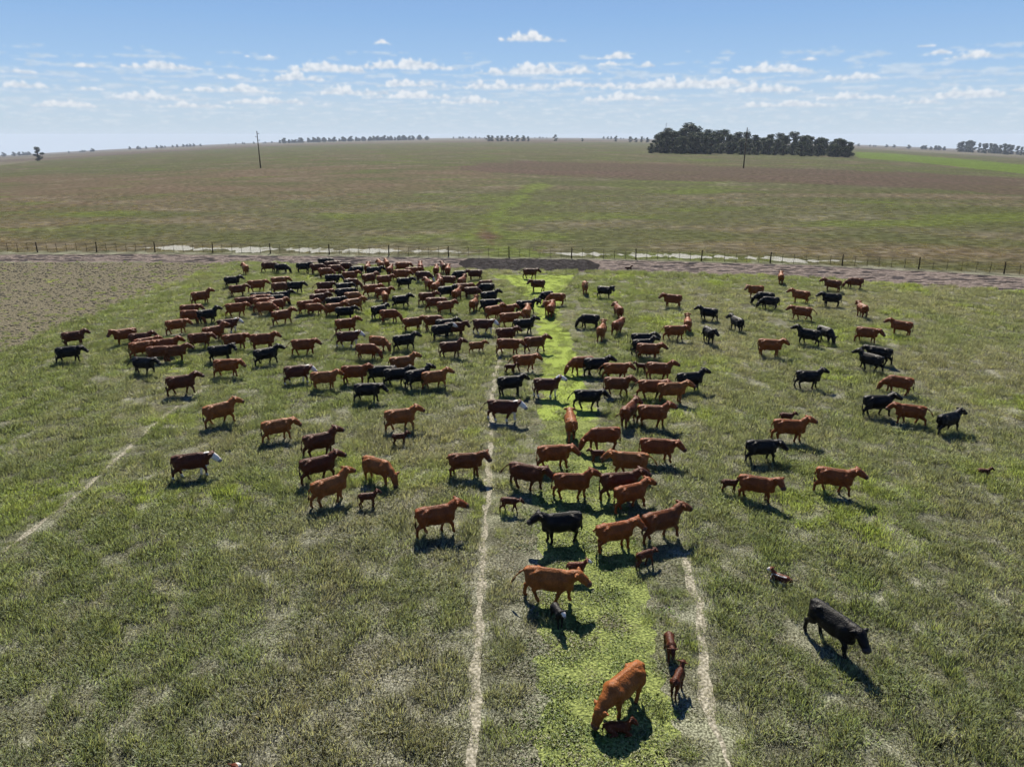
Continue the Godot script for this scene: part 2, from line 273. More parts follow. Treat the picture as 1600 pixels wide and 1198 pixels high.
const CLOUDS := [[1.14, 6.47, 1.7, 0.77], [-9.24, 6.18, 0.44, 0.25], [-23.78, 4.29, 2.15, 0.57], [-28.22, 4.2, 0.5, 0.35], [-7.53, 4.6, 2.95, 0.87], [-13.01, 4.36, 2.42, 0.73], [-15.09, 3.75, 1.52, 0.69], [-19.37, 3.78, 0.82, 0.42], [-31.6, 2.91, 1.05, 0.46], [-31.78, 3.73, 0.84, 0.34], [-28.08, 2.86, 0.73, 0.32], [-18.76, 2.95, 1.51, 0.56], [-6.9, 3.47, 1.83, 0.89], [-11.35, 2.88, 2.13, 0.75], [-24.81, 2.39, 1.85, 0.66], [-21.62, 2.93, 0.85, 0.38], [1.84, 4.34, 3.44, 0.88], [-0.69, 3.32, 2.89, 0.72], [7.28, 5.27, 1.01, 0.48], [6.84, 4.86, 0.56, 0.31], [9.64, 4.7, 0.53, 0.35], [11.41, 3.3, 4.37, 0.79], [15.12, 3.5, 0.86, 0.56], [18, 4.22, 2.26, 0.63], [20.26, 4.87, 0.56, 0.33], [23.1, 3.65, 1.54, 0.53], [17.72, 2.96, 1.97, 0.73], [23.65, 2.41, 2.11, 0.54], [29.87, 4.68, 1.02, 0.53], [27.92, 4.95, 0.71, 0.35], [27.24, 5.43, 0.45, 0.23], [30.09, 2.39, 1.88, 0.67], [27.48, 2.07, 0.91, 0.45], [32.51, 2.66, 0.49, 0.31], [4.61, 3.44, 1.83, 0.62], [-6.94, 2.66, 2.76, 0.54], [-29.66, 1.84, 1.61, 0.48], [-16.73, 2.23, 2.38, 0.48], [8.31, 2.52, 2.71, 0.54], [-2.79, 2.33, 2.56, 0.5], [19.28, 2, 2.65, 0.47], [-22.14, 1.92, 1.82, 0.42], [-18.32, 5.12, 0.21, 0.12], [-16.95, 5.12, 0.42, 0.17]]         # azimuth, elevation of the base, half width, height in degrees

var rng := RandomNumberGenerator.new()
var fine := FastNoiseLite.new()
var coarse := FastNoiseLite.new()
var names := {}
var mats := {}


func numbered(called: String) -> String:
	var n: int = names.get(called, 0)
	names[called] = n + 1
	return called if n == 0 else "%s_%03d" % [called, n]


func tag(o: Node, label := "", category := "", group := "", kind := "") -> void:
	if label: o.set_meta("label", label)
	if category: o.set_meta("category", category)
	if group: o.set_meta("group", group)
	if kind: o.set_meta("kind", kind)


func put(called: String, mesh: Mesh, material: Material, parent: Node = self) -> MeshInstance3D:
	var o := MeshInstance3D.new()
	o.name = numbered(called) if parent == self else called
	o.mesh = mesh
	if material: o.material_override = material
	parent.add_child(o, true)
	return o


func lin(r: float, g: float, b: float) -> Color:     # a linear base colour as the sRGB value albedo_color wants
	return Color(r, g, b).linear_to_srgb()


func height(x: float, z: float) -> float:            # the plain swells gently and falls away on both sides
	var r := sqrt(x * x + z * z)
	if r < 115.0: return 0.0
	return -(0.06 if x < 0.0 else 0.047) * x * x / (r + 150.0) * smoothstep(115.0, 420.0, r)


func along(pts: Array, v: float, from: int, want: int) -> float:   # linear interpolation in a table sorted by column «from»
	var n := pts.size()
	var up: bool = pts[n - 1][from] > pts[0][from]
	for i in n - 1:
		var a: float = pts[i][from]
		var b: float = pts[i + 1][from]
		if (up and v <= b) or (not up and v >= b) or i == n - 2:
			return lerpf(pts[i][want], pts[i + 1][want], clampf((v - a) / (b - a), 0.0, 1.0))
	return pts[0][want]


func _ready() -> void:
	var cam := Camera3D.new()
	cam.name = "camera"
	cam.fov = 55.0
	cam.far = 30000.0
	cam.position = EYE
	cam.rotation_degrees = Vector3(PITCH, 0, 0)
	cam.current = true
	add_child(cam)
	fine.seed = 11
	fine.frequency = 1.0
	fine.fractal_octaves = 3
	coarse.seed = 5
	coarse.frequency = 1.0
	coarse.fractal_octaves = 4
	var env := Environment.new()
	env.background_mode = Environment.BG_SKY
	env.sky = Sky.new()
	var pano := PanoramaSkyMaterial.new()
	pano.panorama = ImageTexture.create_from_image(sky_picture())
	env.sky.sky_material = pano
	env.background_energy_multiplier = 0.45
	env.tonemap_mode = Environment.TONE_MAPPER_LINEAR
	env.tonemap_exposure = 2.2
	env.fog_enabled = true
	env.fog_density = 0.000065
	env.fog_light_color = Color(0.84, 0.89, 0.96)
	env.sdfgi_enabled = true
	env.ssao_enabled = true
	env.ssil_enabled = true
	var w := WorldEnvironment.new()
	w.name = "air"
	w.environment = env
	add_child(w)
	var sun := DirectionalLight3D.new()
	sun.name = "sun"
	sun.light_energy = 1.6
	sun.light_angular_distance = 0.5
	sun.light_color = Color(1.0, 0.965, 0.9)
	sun.shadow_enabled = true
	sun.rotation_degrees = Vector3(-SUN_HEIGHT, 183.0, 0)      # the sun stands ahead of the camera
	add_child(sun)
	materials()
	ground()
	sheets()
	fence()
	grass()
	poles()
	trees()
	herd()
	print("built in ", Time.get_ticks_msec(), " ms")


# ---------------------------------------------------------------- sky
func sky_picture() -> Image:
	var w := 4096
	var h := 2048
	var im := Image.create(w, h, false, Image.FORMAT_RGB8)
	var stops := [[0.0, Color(0.79, 0.85, 0.90)], [2.0, Color(0.76, 0.84, 0.91)], [4.5, Color(0.655, 0.79, 0.93)], [8.0, Color(0.575, 0.73, 0.91)], [13.0, Color(0.51, 0.65, 0.87)], [24.0, Color(0.39, 0.55, 0.82)], [50.0, Color(0.28, 0.43, 0.70)], [90.0, Color(0.22, 0.36, 0.62)]]
	for row in h:
		var el := 90.0 - (row + 0.5) / h * 180.0
		var c: Color = stops[0][1]
		for i in stops.size() - 1:
			if el >= stops[i][0]:
				c = stops[i][1].lerp(stops[i + 1][1], clampf((el - stops[i][0]) / (stops[i + 1][0] - stops[i][0]), 0, 1))
		im.fill_rect(Rect2i(0, row, w, 1), c)
	var px := w / 360.0
	# far rows of small clouds merge low over the horizon
	var deck := FastNoiseLite.new()
	deck.seed = 21
	deck.frequency = 1.0
	deck.fractal_octaves = 4
	for row in range(int(h / 2.0 - 5.6 * px), h / 2):
		var el := 90.0 - (row + 0.5) / h * 180.0
		var dist := 1.0 / tan(deg_to_rad(el + 1.2))
		for col in w:
			var az := (col + 0.5) / w * TAU
			var n := deck.get_noise_2d(sin(az) * dist * 1.1 + 40.0, cos(az) * dist * 1.1) + 0.55 * deck.get_noise_3d(cos(az) * 46.0, sin(az) * 46.0, el * 2.6)
			var a := smoothstep(0.0, 0.34, n + 0.05 - 0.28 * smoothstep(3.6, 5.6, el)) * 0.55 * smoothstep(0.0, 1.2, el)
			if a > 0.01:
				var lit := clampf(0.5 + deck.get_noise_3d(cos(az) * 60.0, sin(az) * 60.0, el * 4.0) * 1.3, 0, 1)
				im.set_pixel(col, row, im.get_pixel(col, row).lerp(Color(0.79, 0.845, 0.9).lerp(Color(0.885, 0.915, 0.95), lit), a))
	var list := CLOUDS.duplicate()
	rng.seed = 8
	for i in 260:                                       # the same fair-weather clouds all round
		var az := rng.randf_range(42.0, 318.0)
		var el := 3.4 + 11.0 * pow(rng.randf(), 2.4)
		var s := rng.randf_range(0.6, 1.6)
		list.append([az, el, s * rng.randf_range(0.8, 2.0) * 1.1, s * rng.randf_range(0.35, 0.6)])
	for k in list.size():
		cloud(im, list[k], k, px)
	return im


func cloud(im: Image, c: Array, k: int, px: float) -> void:
	var w := im.get_width()
	var cx: float = c[0] / 360.0 * w
	var cy: float = im.get_height() / 2.0 - c[1] * px
	var hw: float = c[2] * px * 1.2
	var ht: float = c[3] * px * 1.05
	var n := fine
	var low := smoothstep(8.0, 2.0, c[1])
	for y in range(int(cy - ht * 1.6), int(cy + ht * 0.5) + 1):
		for x in range(int(cx - hw * 1.3), int(cx + hw * 1.3) + 1):
			var u := (x - cx) / hw
			var v := (cy - y) / ht
			var wob := n.get_noise_3d(x * 0.16, y * 0.22, k * 7.3)
			var big := n.get_noise_2d(x * 0.045 + 3.0, k * 13.7)
			var profile := pow(maxf(0.0, 1.0 - absf(u + wob * 0.15)), 0.5) * (0.75 + 0.7 * big)
			var d := minf(profile - v + wob * 0.34, (v + 0.12 + wob * 0.12) * 1.4)
			var a := smoothstep(-0.03, 0.22, d) * (1.0 - 0.2 * low)
			if a <= 0.01: continue
			var lit := clampf(0.5 + v * 0.55 + wob * 0.9, 0, 1)
			var col := Color(0.76, 0.81, 0.87).lerp(Color(0.96, 0.965, 0.975), lit)
			var xi := posmod(x, w)
			im.set_pixel(xi, y, im.get_pixel(xi, y).lerp(col, a))


# ---------------------------------------------------------------- materials
func grain(seed_: int, freq: float, lo: Color, hi: Color, octaves := 5, size := 512) -> NoiseTexture2D:
	var t := NoiseTexture2D.new()
	var n := FastNoiseLite.new()
	n.seed = seed_
	n.frequency = freq
	n.fractal_octaves = octaves
	t.noise = n
	t.width = size
	t.height = size
	t.seamless = true
	var g := Gradient.new()
	g.set_color(0, lo)
	g.set_color(1, hi)
	g.set_offset(0, 0.25)
	g.set_offset(1, 0.75)
	t.color_ramp = g
	return t


func earthy(key: String, tex: Texture2D, scale_: float, bump := 0.0, rough := 0.95) -> StandardMaterial3D:
	var m := StandardMaterial3D.new()
	m.resource_name = key
	m.albedo_texture = tex
	m.uv1_triplanar = true
	m.uv1_world_triplanar = true
	m.uv1_scale = Vector3.ONE * scale_
	m.roughness = rough
	m.metallic_specular = 0.08
	if bump > 0.0:
		m.heightmap_enabled = true
		m.heightmap_texture = grain(hash(key) % 1000, 0.03, Color.BLACK, Color.WHITE, 5)
		m.heightmap_scale = bump
	mats[key] = m
	return m


func materials() -> void:
	var g := earthy("ground", grain(1, 0.03, Color(0.5, 0.5, 0.48), Color(1, 1, 1)), 0.7)
	g.detail_enabled = true
	g.detail_blend_mode = BaseMaterial3D.BLEND_MODE_MUL
	g.detail_albedo = grain(16, 0.02, Color(0.66, 0.66, 0.63), Color(1, 1, 1), 7, 1024)
	g.detail_uv_layer = BaseMaterial3D.DETAIL_UV_2
	g.uv2_triplanar = true
	g.uv2_world_triplanar = true
	g.uv2_scale = Vector3(0.016, 0.016, 0.024)
	g.vertex_color_use_as_albedo = true
	var s := earthy("clover", grain(2, 0.03, lin(0.09, 0.11, 0.035), lin(0.23, 0.265, 0.085)), 0.5, 2.5)
	earthy("fresh", grain(12, 0.03, lin(0.13, 0.17, 0.034), lin(0.28, 0.345, 0.08)), 0.5, 2.5)
	earthy("thatch", grain(3, 0.03, lin(0.12, 0.112, 0.08), lin(0.36, 0.335, 0.265)), 0.45, 1.2)
	earthy("track", grain(4, 0.015, lin(0.085, 0.069, 0.06), lin(0.19, 0.157, 0.138)), 0.22, 6.0)
	earthy("mud", grain(5, 0.03, lin(0.012, 0.0105, 0.0105), lin(0.03, 0.026, 0.025)), 0.3, 8.0)
	earthy("stubble", grain(6, 0.04, lin(0.082, 0.074, 0.05), lin(0.158, 0.14, 0.096)), 0.25, 6.0)
	earthy("salt", grain(7, 0.03, lin(0.1, 0.1, 0.08), lin(0.46, 0.46, 0.42)), 0.4, 3.0)
	for k in ["blade", "leafy"]:
		var b := StandardMaterial3D.new()
		b.resource_name = k
		b.vertex_color_use_as_albedo = true
		b.roughness = 0.5
		b.metallic_specular = 0.45 if k == "blade" else 0.12
		b.backlight_enabled = true
		b.backlight = Color(1.0, 1.0, 0.75) if k == "blade" else Color(0.55, 0.6, 0.4)
		b.cull_mode = BaseMaterial3D.CULL_DISABLED
		mats[k] = b
	var c := StandardMaterial3D.new()
	c.resource_name = "coat"
	c.vertex_color_use_as_albedo = true
	c.roughness = 0.5
	c.metallic_specular = 0.27
	c.albedo_texture = grain(14, 0.03, Color(0.72, 0.72, 0.72), Color(1, 1, 1), 5, 512)
	c.uv1_triplanar = true
	c.uv1_scale = Vector3(1.2, 2.4, 1.2)
	c.heightmap_enabled = true
	c.heightmap_texture = grain(15, 0.02, Color.BLACK, Color.WHITE, 4, 512)
	c.heightmap_scale = 1.0
	mats.coat = c
	var d := earthy("post", grain(9, 0.05, lin(0.045, 0.04, 0.034), lin(0.12, 0.105, 0.09)), 1.5)
	var wire := StandardMaterial3D.new()
	wire.albedo_color = lin(0.12, 0.12, 0.12)
	wire.metallic = 0.7
	wire.roughness = 0.5
	mats.wire = wire
	earthy("bark", grain(10, 0.03, lin(0.03, 0.026, 0.021), lin(0.08, 0.07, 0.058)), 0.6)


# ---------------------------------------------------------------- ground
func inside(poly: Array, x: float, z: float) -> bool:
	var hit := false
	var j := poly.size() - 1
	for i in poly.size():
		if (poly[i][1] > z) != (poly[j][1] > z) and x < (poly[j][0] - poly[i][0]) * (z - poly[i][1]) / (poly[j][1] - poly[i][1]) + poly[i][0]:
			hit = not hit
		j = i
	return hit


const GREEN := Color(0.106, 0.131, 0.06)
const OLIVE := Color(0.132, 0.143, 0.092)
const BROWN := Color(0.158, 0.148, 0.11)
const FRESH := Color(0.145, 0.185, 0.05)


func turf(x: float, z: float) -> Color:              # base colour of the sward, by place: what grows where
	if z > along(FENCE, x, 0, 1) - 0.5:
		var n := coarse.get_noise_2d(x * 0.045, z * 0.035)
		var m := fine.get_noise_2d(x * 0.35 + 50.0, z * 0.11)
		var c := GREEN.lerp(OLIVE, clampf(0.5 + n * 1.6 + x * 0.012 + m * 0.6, 0, 1))
		c = c.lerp(BROWN, clampf((n - 0.14) * 1.1 + x * 0.005 + m * 0.25, 0, 0.38))
		var f := coarse.get_noise_2d(x * 0.09 + 70.0, z * 0.09)
		return c.lerp(FRESH, clampf((f - 0.2) * 3.0, 0, 0.8))
	# beyond the fence: rough grazing, green by the fence, drier farther out, then other farms' fields
	var far := -z
	var wide := coarse.get_noise_2d(x * 0.0045 + 9.0, z * 0.009)
	var patch := coarse.get_noise_2d(x * 0.02, z * 0.035 + 40.0)
	var spot := fine.get_noise_2d(x * 0.09, z * 0.16)
	var c := Color(0.142, 0.155, 0.07).lerp(Color(0.175, 0.17, 0.105), clampf(0.5 + patch * 1.4, 0, 1))
	var wander := 40.0 * wide + 26.0 * patch + 8.0 * spot
	var dry := (0.6 if inside(DRY_PADDOCK, x + wander, z + wander) else 0.05) + wide * 0.9 + patch * 0.7 + spot * 0.3      # the drier paddock has an uneven edge
	c = c.lerp(Color(0.225, 0.168, 0.12), clampf(dry, 0, 0.9))
	c = c.lerp(Color(0.175, 0.22, 0.06), clampf((coarse.get_noise_2d(x * 0.014 + 30.0, z * 0.03) - 0.16 - dry * 0.25) * 3.0, 0, 0.75))
	c = c.lerp(Color(0.4, 0.37, 0.28), clampf((spot + patch - 0.55) * 3.0, 0, 0.3))
	var ditch := 99.0                                   # a grassy ditch runs from the fence out over the plain
	if far < 260.0:
		for i in DITCH.size() - 1:
			var p := Vector2(DITCH[i][0], DITCH[i][1])
			ditch = minf(ditch, Geometry2D.get_closest_point_to_segment(Vector2(x, z), p, Vector2(DITCH[i + 1][0], DITCH[i + 1][1])).distance_to(Vector2(x, z)))
	c = c.lerp(Color(0.19, 0.26, 0.05), clampf(1.2 - ditch / 3.2 + patch * 1.5 + spot, 0, 1) * 0.7)
	c = c.lerp(Color(0.15, 0.095, 0.075), clampf(0.9 - ditch / 2.4 + spot, 0, 1) * smoothstep(-150.0, -112.0, z))
	if far + 9.0 * patch < 106.0 and x + 6.0 * spot > -4.0 and x + 6.0 * spot < 3.6: c = c.lerp(Color(0.18, 0.24, 0.055), 0.7)       # lush grass in the gateway
	var wig := 22.0 * wide + 16.0 * patch + 9.0 * spot
	if inside(PURPLE, x + wig, z + wig): c = c.lerp(Color(0.165, 0.115, 0.1), 0.75)
	if inside(CROP, x + spot * 4.0, z): c = Color(0.19, 0.27, 0.055) * (1.0 + 0.3 * patch)
	if inside(VALLEY, x, z + 60.0 * wide):              # the pale fields across the valley
		c = Color(0.26, 0.24, 0.17).lerp(Color(0.19, 0.15, 0.125), clampf(0.5 + coarse.get_noise_2d(x * 0.0011, z * 0.0016) * 2.4, 0, 1))
	return c


func soil(x: float, z: float) -> Color:               # bare litter shows between the near tufts; the far sward is seen as it is
	var c := turf(x, z)
	return c.lerp(Color(0.42, 0.41, 0.32), 0.6) if z > along(FENCE, x, 0, 1) - 0.5 else c


func ground() -> void:
	var angles := PackedFloat32Array()
	var a := -46.0
	while a < 46.0:
		angles.append(a)
		a += 0.23
	while a < 314.0:
		angles.append(a)
		a += 6.7
	var cols := angles.size()
	var radii := PackedFloat32Array()
	var r := 3.0
	while r < 9000.0:
		radii.append(r)
		r *= 1.019 if r > 12.0 else 1.1
	var rows := radii.size()
	var v := PackedVector3Array()
	var n := PackedVector3Array()
	var col := PackedColorArray()
	var idx := PackedInt32Array()
	for i in rows:
		for j in cols:
			var t := deg_to_rad(angles[j])
			var x := sin(t) * radii[i]
			var z := -cos(t) * radii[i]
			v.append(Vector3(x, height(x, z), z))
			n.append(Vector3.UP)
			col.append(soil(x, z) if absf(angles[j]) < 50.0 or i % 3 == 0 else col[col.size() - cols])
	v.append(Vector3.ZERO)
	n.append(Vector3.UP)
	col.append(GREEN)
	for j in cols:
		var k := (j + 1) % cols
		idx.append_array([v.size() - 1, j, k])
		for i in rows - 1:
			var p := i * cols + j
			var q := i * cols + k
			idx.append_array([p, p + cols, q, q, p + cols, q + cols])
	put_arrays("pasture", v, n, col, idx, mats.ground)


func put_arrays(called: String, v: PackedVector3Array, n: PackedVector3Array, c: PackedColorArray, idx: PackedInt32Array, m: Material) -> void:
	var arr := []
	arr.resize(Mesh.ARRAY_MAX)
	arr[Mesh.ARRAY_VERTEX] = v
	arr[Mesh.ARRAY_NORMAL] = n
	if c.size(): arr[Mesh.ARRAY_COLOR] = c
	arr[Mesh.ARRAY_INDEX] = idx
	var mesh := ArrayMesh.new()
	mesh.add_surface_from_arrays(Mesh.PRIMITIVE_TRIANGLES, arr)
	tag(put(called, mesh, m), "", "", "", "structure")


func ribbon(called: String, left: PackedVector3Array, right: PackedVector3Array, m: Material) -> void:   # a sheet between two edges
	var n := PackedVector3Array()
	var v := PackedVector3Array()
	var idx := PackedInt32Array()
	for i in left.size():
		v.append(left[i])
		v.append(right[i])
		n.append(Vector3.UP)
		n.append(Vector3.UP)
		if i:
			idx.append_array([2 * i - 2, 2 * i, 2 * i - 1, 2 * i - 1, 2 * i, 2 * i + 1])
	if (v[2] - v[0]).cross(v[1] - v[0]).y > 0.0: idx.reverse()      # face up
	put_arrays(called, v, n, PackedColorArray(), idx, m)


func sheets() -> void:
	var l := PackedVector3Array()
	var r := PackedVector3Array()
	var z := -83.6
	while z < -13.0:                                   # the green strip, freshest toward the gateway
		if l.size() and absf(z + 38.0) < 0.1:
			ribbon("green_strip", l, r, mats.fresh)
			l = l.slice(-1)
			r = r.slice(-1)
		var e := strip_edges(z)
		l.append(Vector3(e.x + 0.25 + 0.25 * fine.get_noise_2d(z * 3.0, 7.0), 0.004, z))
		r.append(Vector3(e.y - 0.25 + 0.25 * fine.get_noise_2d(z * 3.0, 17.0), 0.004, z))
		z += 0.2
	ribbon("green_strip", l, r, mats.clover)
	var k := 0
	for t in TRAILS:
		k += 1
		l = PackedVector3Array()
		r = PackedVector3Array()
		var s: float = t.pts[0][1]
		while s > t.pts[-1][1]:
			var x := along(t.pts, s, 1, 0)
			var wl: float = maxf(0.01, t.w * (1.0 + 1.5 * fine.get_noise_2d(s * 0.5, k * 9.0)))
			var wr: float = maxf(0.01, t.w * (1.0 + 1.5 * fine.get_noise_2d(s * 0.5, k * 9.0 + 40.0)))
			l.append(Vector3(x - wl, 0.008, s))
			r.append(Vector3(x + wr, 0.008, s))
			s -= 0.15
		r.reverse()
		l.reverse()
		ribbon("cattle_trail", l, r, mats.thatch)
	l = PackedVector3Array()
	r = PackedVector3Array()
	var x := -76.0
	while x < 62.0:                                    # dirt track along the fence
		var zf := along(TRACK_FAR, x, 0, 1) + 0.5 * fine.get_noise_2d(x * 0.4, 3.0)
		var zn := along(TRACK_NEAR, x, 0, 1) + 1.0 * fine.get_noise_2d(x * 0.3, 8.0)
		l.append(Vector3(x, 0.004, zn))
		r.append(Vector3(x, 0.004, zf))
		x += 0.4
	r.reverse()
	l.reverse()
	ribbon("dirt_track", l, r, mats.track)
	l = PackedVector3Array()
	r = PackedVector3Array()
	x = -6.6
	while x < 10.9:                                     # churned dark earth at the head of the strip
		l.append(Vector3(x, 0.009, along(TRACK_NEAR, x, 0, 1) + 0.2 + 1.0 * fine.get_noise_2d(x * 0.8, 30.0) - 3.4 * smoothstep(-5.4, -6.6, x) - 3.8 * smoothstep(9.6, 10.9, x)))
		r.append(Vector3(x, 0.009, along(TRACK_FAR, x, 0, 1) + 0.8 * fine.get_noise_2d(x * 0.8, 36.0) + 3.4 * smoothstep(9.6, 10.9, x) + 2.8 * smoothstep(-5.6, -6.6, x)))
		x += 0.2
	r.reverse()
	l.reverse()
	ribbon("churned_earth", l, r, mats.mud)
	l = PackedVector3Array()
	r = PackedVector3Array()
	z = -92.2
	while z < -44.0:                                   # worked field beyond a straight edge
		l.append(Vector3(-90.0, 0.0025, z))
		r.append(Vector3(along(PLOUGH, z, 1, 0) + 0.4 * fine.get_noise_2d(z * 0.5, 60.0), 0.0025, z))
		z += 0.3
	ribbon("worked_field", l, r, mats.stubble)
	for part in SALT:                                  # pale bare ground behind the fence
		l = PackedVector3Array()
		r = PackedVector3Array()
		x = part[0]
		while x < part[1]:
			var s := salt_band(part, x)
			l.append(Vector3(x, 0.004, s.x + s.y * 0.5))
			r.append(Vector3(x, 0.004, s.x - s.y * 0.5))
			x += 0.25
		r.reverse()
		l.reverse()
		ribbon("bare_pale_ground", l, r, mats.salt)


const SALT := [[-56.0, -3.0], [3.5, 46.0]]


func salt_band(part: Array, x: float) -> Vector2:    # middle and thickness of a band
	var n := fine.get_noise_2d(x * 0.12, 90.0)
	return Vector2(along(FENCE, x, 0, 1) - 4.0 - 1.6 * fine.get_noise_2d(x * 0.1, 120.0), maxf(0.05, (2.4 + 4.5 * n + 4.0 * fine.get_noise_2d(x * 0.6, 93.0)) * smoothstep(part[0], part[0] + 8.0, x) * smoothstep(part[1], part[1] - 12.0, x)))


func on_salt(x: float, z: float) -> bool:
	for part in SALT:
		if x > part[0] and x < part[1]:
			var s := salt_band(part, x)
			return absf(z - s.x) < s.y * 0.5
	return false


func strip_edges(z: float) -> Vector2:
	return Vector2(along(STRIP, z, 0, 1) + 0.45 * fine.get_noise_2d(z * 0.6, 200.0), along(STRIP, z, 0, 2) + 0.45 * fine.get_noise_2d(z * 0.6, 240.0))


# ---------------------------------------------------------------- fence
func tube(st: SurfaceTool, a: Vector3, b: Vector3, ra: float, rb: float, sides := 6, cap := true) -> void:
	var d := (b - a).normalized()
	var u := d.cross(Vector3(0.31, 0.2, 0.93)).normalized()
	var w := d.cross(u)
	for i in sides:
		var t0 := TAU * i / sides
		var t1 := TAU * (i + 1) / sides
		var n0 := u * cos(t0) + w * sin(t0)
		var n1 := u * cos(t1) + w * sin(t1)
		for q in [[n0, a + n0 * ra], [n1, b + n1 * rb], [n0, b + n0 * rb], [n0, a + n0 * ra], [n1, a + n1 * ra], [n1, b + n1 * rb]]:
			st.set_normal(q[0])
			st.add_vertex(q[1])
		if cap:
			for q in [b, b + n0 * rb, b + n1 * rb]:
				st.set_normal(d)
				st.add_vertex(q)


func tool() -> SurfaceTool:
	var st := SurfaceTool.new()
	st.begin(Mesh.PRIMITIVE_TRIANGLES)
	return st


func fence() -> void:
	rng.seed = 31
	var f := Node3D.new()
	f.name = "wire_fence"
	add_child(f)
	tag(f, "long wire fence with dark posts and thin battens along the dirt track", "fence")
	var posts := []
	for i in 3:
		var st := tool()
		tube(st, Vector3(0, -0.1, 0), Vector3(0.03 * (i - 1), 1.4, 0.02), 0.085, 0.065, 7)
		posts.append(st.commit())
	var battens := []
	for i in 3:
		var st := tool()
		tube(st, Vector3(0, 0.05, 0), Vector3(0.03 * (i - 1), 1.22, 0.0), 0.03, 0.026, 4)
		battens.append(st.commit())
	var x := -73.0
	var k := 0
	while x < 61.0:
		var big := k % 6 == 0
		var p := put("post" if big else "batten", posts[rng.randi() % 3] if big else battens[rng.randi() % 3], mats.post, f)
		p.position = Vector3(x, 0, along(FENCE, x, 0, 1))
		p.rotation = Vector3(rng.randf_range(-0.03, 0.03), rng.randf() * TAU, rng.randf_range(-0.03, 0.03))
		k += 1
		x += 1.35 + rng.randf_range(-0.06, 0.06)
	for h in [0.3, 0.5, 0.7, 0.9, 1.1, 1.22]:
		var st := tool()
		for i in FENCE.size() - 1:
			tube(st, Vector3(FENCE[i][0], h, FENCE[i][1]), Vector3(FENCE[i + 1][0], h, FENCE[i + 1][1]), 0.007, 0.007, 3, false)
		put("wire", st.commit(), mats.wire, f)


# ---------------------------------------------------------------- grass
func tuft(seed_: int, blades: int, high: float, spread: float, wide: float, lean: float, lumps := 5) -> ArrayMesh:
	rng.seed = seed_
	var st := tool()
	var heart := []
	for i in lumps:
		var t := rng.randf() * TAU
		heart.append([Vector3(cos(t), 0, sin(t)) * spread * sqrt(rng.randf()), rng.randf_range(0.55, 1.15), rng.randf_range(0.75, 1.25), rng.randf_range(0.85, 1.1)])
	for i in blades:
		var az := rng.randf() * TAU
		var out := Vector3(cos(az), 0, sin(az))
		var lump: Array = heart[i % lumps]
		var base: Vector3 = lump[0] + out * 0.55 * spread * sqrt(rng.randf()) + Vector3(0, -0.01, 0)
		var turn := az + rng.randf_range(-1.2, 1.2)
		var dir := Vector3(cos(turn), 0, sin(turn))
		var h: float = high * rng.randf_range(0.5, 1.15) * lump[1]
		var l := lean * rng.randf_range(0.4, 1.3)
		var yaw := rng.randf() * TAU
		var side := Vector3(cos(yaw), 0, sin(yaw)) * wide * rng.randf_range(0.7, 1.2)
		var mid := base + dir * l * h * 0.35 + Vector3(0, h * 0.6, 0)
		var tip := base + dir * l * h + Vector3(0, h * (1.0 - 0.3 * l), 0)
		var n := (mid - base).cross(side).normalized()
		var n2 := (tip - mid).cross(side).normalized()
		if n.y < 0.0: n = -n
		if n2.y < 0.0: n2 = -n2
		var tint: float = rng.randf_range(0.8, 1.2) * lump[2]
		st.set_color(Color(tint * rng.randf_range(0.95, 1.15), tint, tint * lump[3]))
		for q in [[n, base - side], [n, mid - side * 0.8], [n, base + side], [n, base + side], [n, mid - side * 0.8], [n, mid + side * 0.8], [n2, mid - side * 0.8], [n2, tip], [n2, mid + side * 0.8]]:
			st.set_normal(q[0])
			st.add_vertex(q[1])
	return st.commit()


func scatter(called: String, mesh: Mesh, where: Array, tint: PackedColorArray, label: String) -> void:
	var mm := MultiMesh.new()
	mm.transform_format = MultiMesh.TRANSFORM_3D
	mm.use_colors = true
	mm.mesh = mesh
	mm.instance_count = where.size()
	for i in where.size():
		mm.set_instance_transform(i, where[i])
		mm.set_instance_color(i, tint[i])
	var o := MultiMeshInstance3D.new()
	o.name = numbered(called)
	o.multimesh = mm
	o.material_override = mats.blade
	add_child(o)
	tag(o, label, "grass", "", "stuff")


func trail_gap(x: float, z: float) -> float:         # metres from the edge of the nearest trail
	var best := 9.0
	for t in TRAILS:
		if z < t.pts[0][1] and z > t.pts[-1][1]:
			best = minf(best, absf(x - along(t.pts, z, 1, 0)) - t.w)
	return best


